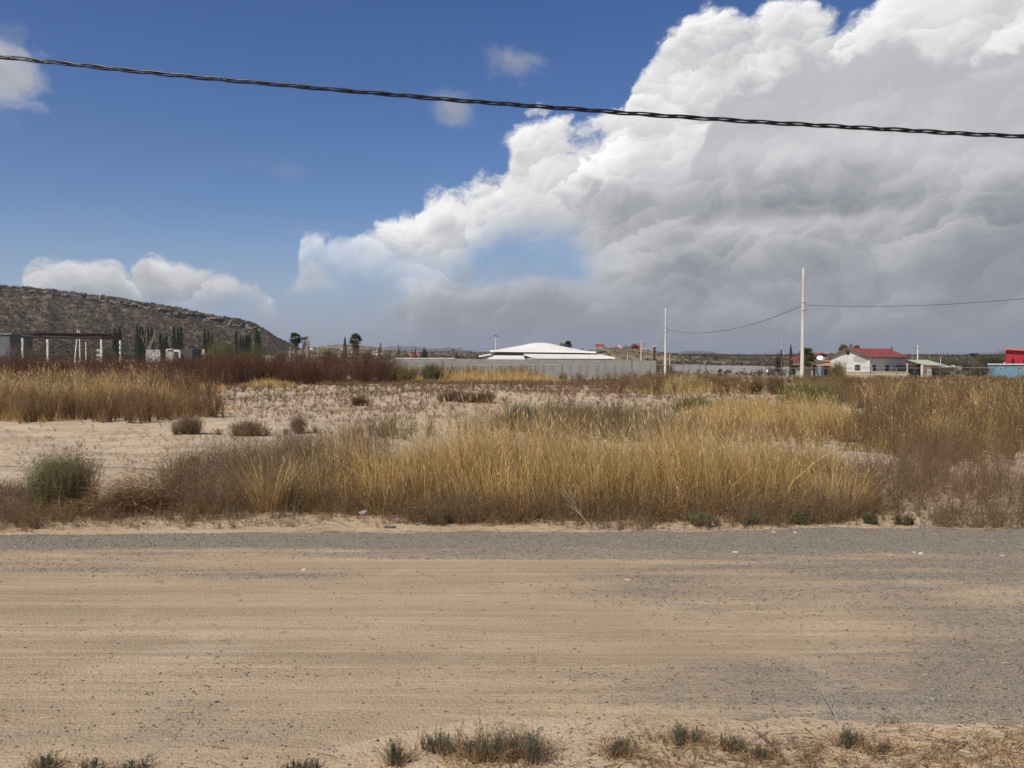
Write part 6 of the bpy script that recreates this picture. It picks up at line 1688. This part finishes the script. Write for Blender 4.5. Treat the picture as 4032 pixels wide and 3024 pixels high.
tree('bushy_tree', 'leafy tree tip peeking over the right roof slope of the grey house', 3505, 125, 1358, 34, 'olive', None, None, 0.6)
tree('bushy_tree', 'thin tree tip at the right eave of the red tiled roof', 3540, 128, 1378, 34, 'olive', None, None, 0.4)
tree('bushy_tree', 'broad brown green mesquite left of the crimson house', 3912, 165, 1372, 150, 'olive', None, None, 1.5)
tree('bushy_tree', 'low brown green mesquite behind the grey shed wall', 3790, 150, 1402, 150, 'olive', None, None, 1.2)
tree('conifer', 'dark pine crown poking up above the low mesquite at right', 3835, 172, 1385, 38, 'darkgreen', 1402, None, 0.6)
tree('bushy_tree', 'twiggy mesquite bush left of the blue building', 3850, 105, 1428, 130, 'dull', None, None, 1.2)
tree('bushy_tree', 'smaller twiggy bush in front of the grey shed wall', 3745, 80, 1440, 95, 'dull', None, None, 0.8)
tree('bushy_tree', 'green brown bush behind the pale wall right of the block wall corner', 2640, 150, 1426, 110, 'olive', None, None, 0.6)
tree('bushy_tree', 'dark shrub at the edge of the far pale wall left of the conifer', 3030, 150, 1435, 60, 'olive', None, None, 0.5)

def bare_tree(label, px, Y, r_top, wpx, mat, depth=4, seed=1, trunk_h=0.25, group='leafless trees', thick=1.0):
    R = random.Random(seed); x, y, z = base(px, Y); th = thing('bare_tree', label, 'tree', (x, y, z), 0, group)
    H = W(px, r_top, Y).z - z; Wd = wpx / F * Y
    segs = []
    def grow(p, d, L, r, k):
        e = p + d * L; mid_ = p.lerp(e, 0.5) + Vector((R.uniform(-1, 1), R.uniform(-1, 1), R.uniform(-0.3, 0.6))) * L * 0.10
        segs.append(([p, mid_, e], [r, r * 0.85, r * 0.65], k))
        if k <= 0: return
        for i in range(3 if k > 1 else 4):
            s_ = Wd / H * 0.75
            nd = (d * 0.75 + Vector((R.uniform(-1, 1) * s_, R.uniform(-1, 1) * s_, R.uniform(-0.1, 0.75)))).normalized()
            grow(e if i < 2 else mid_, nd, L * R.uniform(0.6, 0.85), r * 0.6, k - 1)
    grow(Vector((0, 0, -0.1)), Vector((0.05, 0, 1)), H * trunk_h, 0.028 * H * thick, depth)
    mx = max(q_.z for s_ in segs for q_ in s_[0]); wx = max(abs(q_.x) for s_ in segs for q_ in s_[0]); kz = H / mx; kx = Wd / 2 / wx
    tr, br = MB(), MB()
    for p_, r_, k in segs:
        p_ = [Vector((q_.x * kx, q_.y * kx, q_.z * kz)) for q_ in p_]; rm = max(0.0, Y * 0.00013)
        (tr if k == depth else br).tube(p_, [max(v, rm) for v in r_], 5 if k > 1 else 3, cap=False)
    tr.build('trunk', mat, th); br.build('branches', mat, th)
bare_tree('grey leafless spreading tree left of the hall', 1805, 165, 1366, 100, plain('grey_twigs', (0.12, 0.10, 0.09), None, 3, 0.9), 5, 3, 0.22)
bare_tree('pale bare tree with upswept white branches before the six cypresses', 572, 100, 1292, 95, M_PALEBARK, 3, 11, 0.22, thick=0.3)
bare_tree('thin pale leafless tree beside the sparse beige tree', 1206, 192, 1322, 36, M_PALEBARK, 4, 5, 0.3, thick=0.7)
bare_tree('thin bare sapling in front of the open green roofed shed', 3598, 86, 1425, 46, M_BARK, 4, 21, 0.25, thick=0.6)
bare_tree('faint bare tree left of the tall thin pole on the plain', 1495, 250, 1346, 18, M_BARK, 4, 8, 0.35, thick=0.5)
bare_tree('faint bare tree right of the tall thin pole on the plain', 1568, 250, 1352, 26, M_BARK, 4, 9, 0.35, thick=0.5)
bare_tree('dark bare shrub tree in front of the grey building at the left edge', 70, 88, 1335, 90, M_BARK, 4, 13, 0.25, thick=0.6)
bare_tree('bare shrub tree between the first and second pergola column', 140, 87, 1345, 90, M_BARK, 4, 14, 0.25, thick=0.6)
bare_tree('thin dark bare shrub left of the first pergola column', 30, 90, 1350, 70, M_BARK, 4, 15, 0.25, thick=0.6)

# ---------------------------------------------------------------- small things on the ground
x, y = G(1427, 2030)
th = thing('litter', 'crumpled white and silver plastic litter beside the golden stand', 'litter', (x, y, float(gz(x, y)) + 0.005))
q_ = rng.normal(0, 1, (42, 3)); q_ /= np.linalg.norm(q_, axis=1)[:, None]; q_ = q_ * rng.uniform(0.55, 1, (42, 1)) * np.array([0.048, 0.03, 0.028]) + np.array([0, 0, 0.026])
import bmesh
def hull(name, pts, mat, parent):
    bm = bmesh.new()
    for p_ in pts: bm.verts.new(p_)
    bmesh.ops.convex_hull(bm, input=bm.verts)
    me = bpy.data.meshes.new(name); bm.to_mesh(me); bm.free(); return link(name, me, mat, parent)
m, b, bs, _ = new_mat('crumpled_plastic'); pp_ = objc(b)
b.put(bs.inputs['Base Color'], b.mix(b.ss(b.vor(pp_, 60.0, 1.0), 0.3, 0.5), (0.74, 0.76, 0.78), (0.30, 0.34, 0.40))); bs.inputs['Roughness'].default_value = 0.35
bump(b, b.vor(pp_, 70.0, 1.0), 0.8, 0.01, bs); M_PLAST = m
hull('bag', [tuple(v) for v in q_], M_PLAST, th)
hull('flap', [(0.01, 0, 0.03), (0.055, 0.01, 0.035), (0.05, -0.02, 0.03), (0.03, -0.005, 0.065), (0.02, 0.01, 0.05)], M_PLAST, th)
x, y = G(1533, 2078); mb = MB(); mb.hexa([(-0.055, -0.03, 0), (0.05, -0.035, 0), (0.06, 0.03, 0), (-0.04, 0.035, 0), (-0.05, -0.028, 0.008), (0.048, -0.033, 0.012), (0.058, 0.028, 0.007), (-0.04, 0.033, 0.011)])
o = mb.build('flat_stone', plain('dark_flat_stone', (0.10, 0.09, 0.085), None, 20, 0.8), None, bevel=0.002); o.location = (x, y, 0.004); tag(o, 'flat dark slab lying on the sand below the white litter', 'stone')
for i, (p_, r_, s_, lb) in enumerate(((2895, 2184, 0.022, 'white stone on the gravel band right of the middle, nearest the left'), (3597, 2184, 0.018, 'left one of the close pair of white stones on the gravel edge at right'),
        (3625, 2189, 0.022, 'right one of the close pair of white stones on the gravel edge at right'), (3130, 2106, 0.02, 'pale tan stone on the far gravel band at right'), (3045, 2105, 0.024, 'long grey white stone lying in the far gravel band'),
        (1197, 2253, 0.022, 'pale stone on the left part of the road'), (2473, 2293, 0.022, 'pale stone in the grey middle of the road'), (3945, 2195, 0.016, 'small white stone on the road at the right edge'))):
    x, y = G(p_, r_); n_ = rng.normal(0, 1, (16, 3)); n_ /= np.linalg.norm(n_, axis=1)[:, None]
    o = hull('pale_stone', [tuple(v) for v in n_ * np.array([s_ * 1.25, s_, s_ * 0.7])], plain('pale_stone', (0.58, 0.52, 0.44), (0.46, 0.40, 0.33), 15, 0.9) if i == 0 else bpy.data.materials['pale_stone'], None)
    o.location = (x, y, 0.010 + s_ * 0.35); tag(o, lb, 'stone', 'pale stones on the road')
def branch_thing(name, label, p0_, p1_, r, mat, twigs=10, seed=3, lift=0.06):
    R = random.Random(seed); x0, y0 = G(*p0_); x1, y1 = G(*p1_)
    a1 = Vector((x0, y0, float(gz(x0, y0)) + r)); b1 = Vector((x1, y1, float(gz(x1, y1)) + r + lift)); o_ = a1.copy(); L = (b1 - a1).length
    mb = MB(); pts_ = []
    for i in range(9):
        t = i / 8; pts_.append(a1.lerp(b1, t) - o_ + Vector((0, R.uniform(-0.02, 0.02), 0.02 * math.sin(t * 5))) * L * (0 < i < 8))
    mb.tube(pts_, [r * (1 - 0.6 * i / 8) for i in range(9)], 7)
    for k in range(twigs):
        i = R.randint(2, 7); d = ((b1 - a1).normalized() + Vector((R.uniform(-0.7, 0.7), R.uniform(-0.6, 0.6), R.uniform(0.1, 0.9)))).normalized() * L * R.uniform(0.12, 0.4)
        mb.tube([pts_[i], pts_[i] + d * 0.55 + Vector((0, 0, 0.01)), pts_[i] + d], [r * 0.45, r * 0.3, r * 0.12], 5)
    o = mb.build(name, mat, None); o.location = o_; tag(o, label, 'branch')
branch_thing('dead_branch', 'pale dead branch with twigs lying at the foot of the golden stand', (2325, 2078), (2190, 2010), 0.007, plain('weathered_branch', (0.34, 0.27, 0.20), None, 5, 0.9), 16, 4, 0.2)
branch_thing('dark_branch', 'dark bent fallen branch on the near right verge', (3105, 3015), (2985, 2895), 0.006, M_BARK, 3, 5, 0.01)
branch_thing('white_twigs', 'bare white forked twigs sticking up from the near right verge', (3330, 2920), (3235, 2800), 0.0035, M_PALEBARK, 9, 6, 0.10)
branch_thing('pale_stick', 'straight pale stick lying level on the near right verge', (3045, 2895), (3150, 2884), 0.004, M_PALEBARK, 1, 8, 0.0)
branch_thing('dark_stick', 'short dark stick on the gravel at lower left', (405, 2918), (445, 2890), 0.006, M_BARK, 0, 9, 0.0)
branch_thing('dark_twig', 'curved dark twig on the gravel at right', (3640, 2700), (3690, 2735), 0.003, M_BARK, 0, 10, 0.0)
branch_thing('pale_stick', 'pale straw stick on the right gravel beside the curved twig', (3570, 2726), (3655, 2746), 0.004, M_PALEBARK, 1, 12, 0.0)
branch_thing('twig', 'small pale twig lying in the far gravel band left of the middle', (1655, 2150), (1735, 2149), 0.004, M_PALEBARK, 1, 11, 0.0)

# label the remaining stuff
for n_, l_ in (('gravel', 'loose grey gravel spread in bands over the dirt road'), ('verge_pebbles', 'pebbles scattered on the sand past the road')):
    for o in bpy.data.objects:
        if o.name.startswith(n_): tag(o, l_, 'gravel')

# ---------------------------------------------------------------- humid air
mb = MB(); mb.box(-11000, 11000, -120, 9500, -12, 190)
hz_o = mb.build('haze', None, None); hz_o['kind'] = 'stuff'; tag(hz_o, 'thin pale haze over the whole plain', 'haze')
m = bpy.data.materials.new('humid_air'); m.use_nodes = True; m.node_tree.nodes.clear()
vo = m.node_tree.nodes.new('ShaderNodeVolumePrincipled'); mo = m.node_tree.nodes.new('ShaderNodeOutputMaterial')
vo.inputs['Color'].default_value = (0.80, 0.86, 0.95, 1); vo.inputs['Density'].default_value = 0.00010; vo.inputs['Anisotropy'].default_value = 0.2
m.node_tree.links.new(vo.outputs[0], mo.inputs['Volume']); hz_o.data.materials.clear(); hz_o.data.materials.append(m)
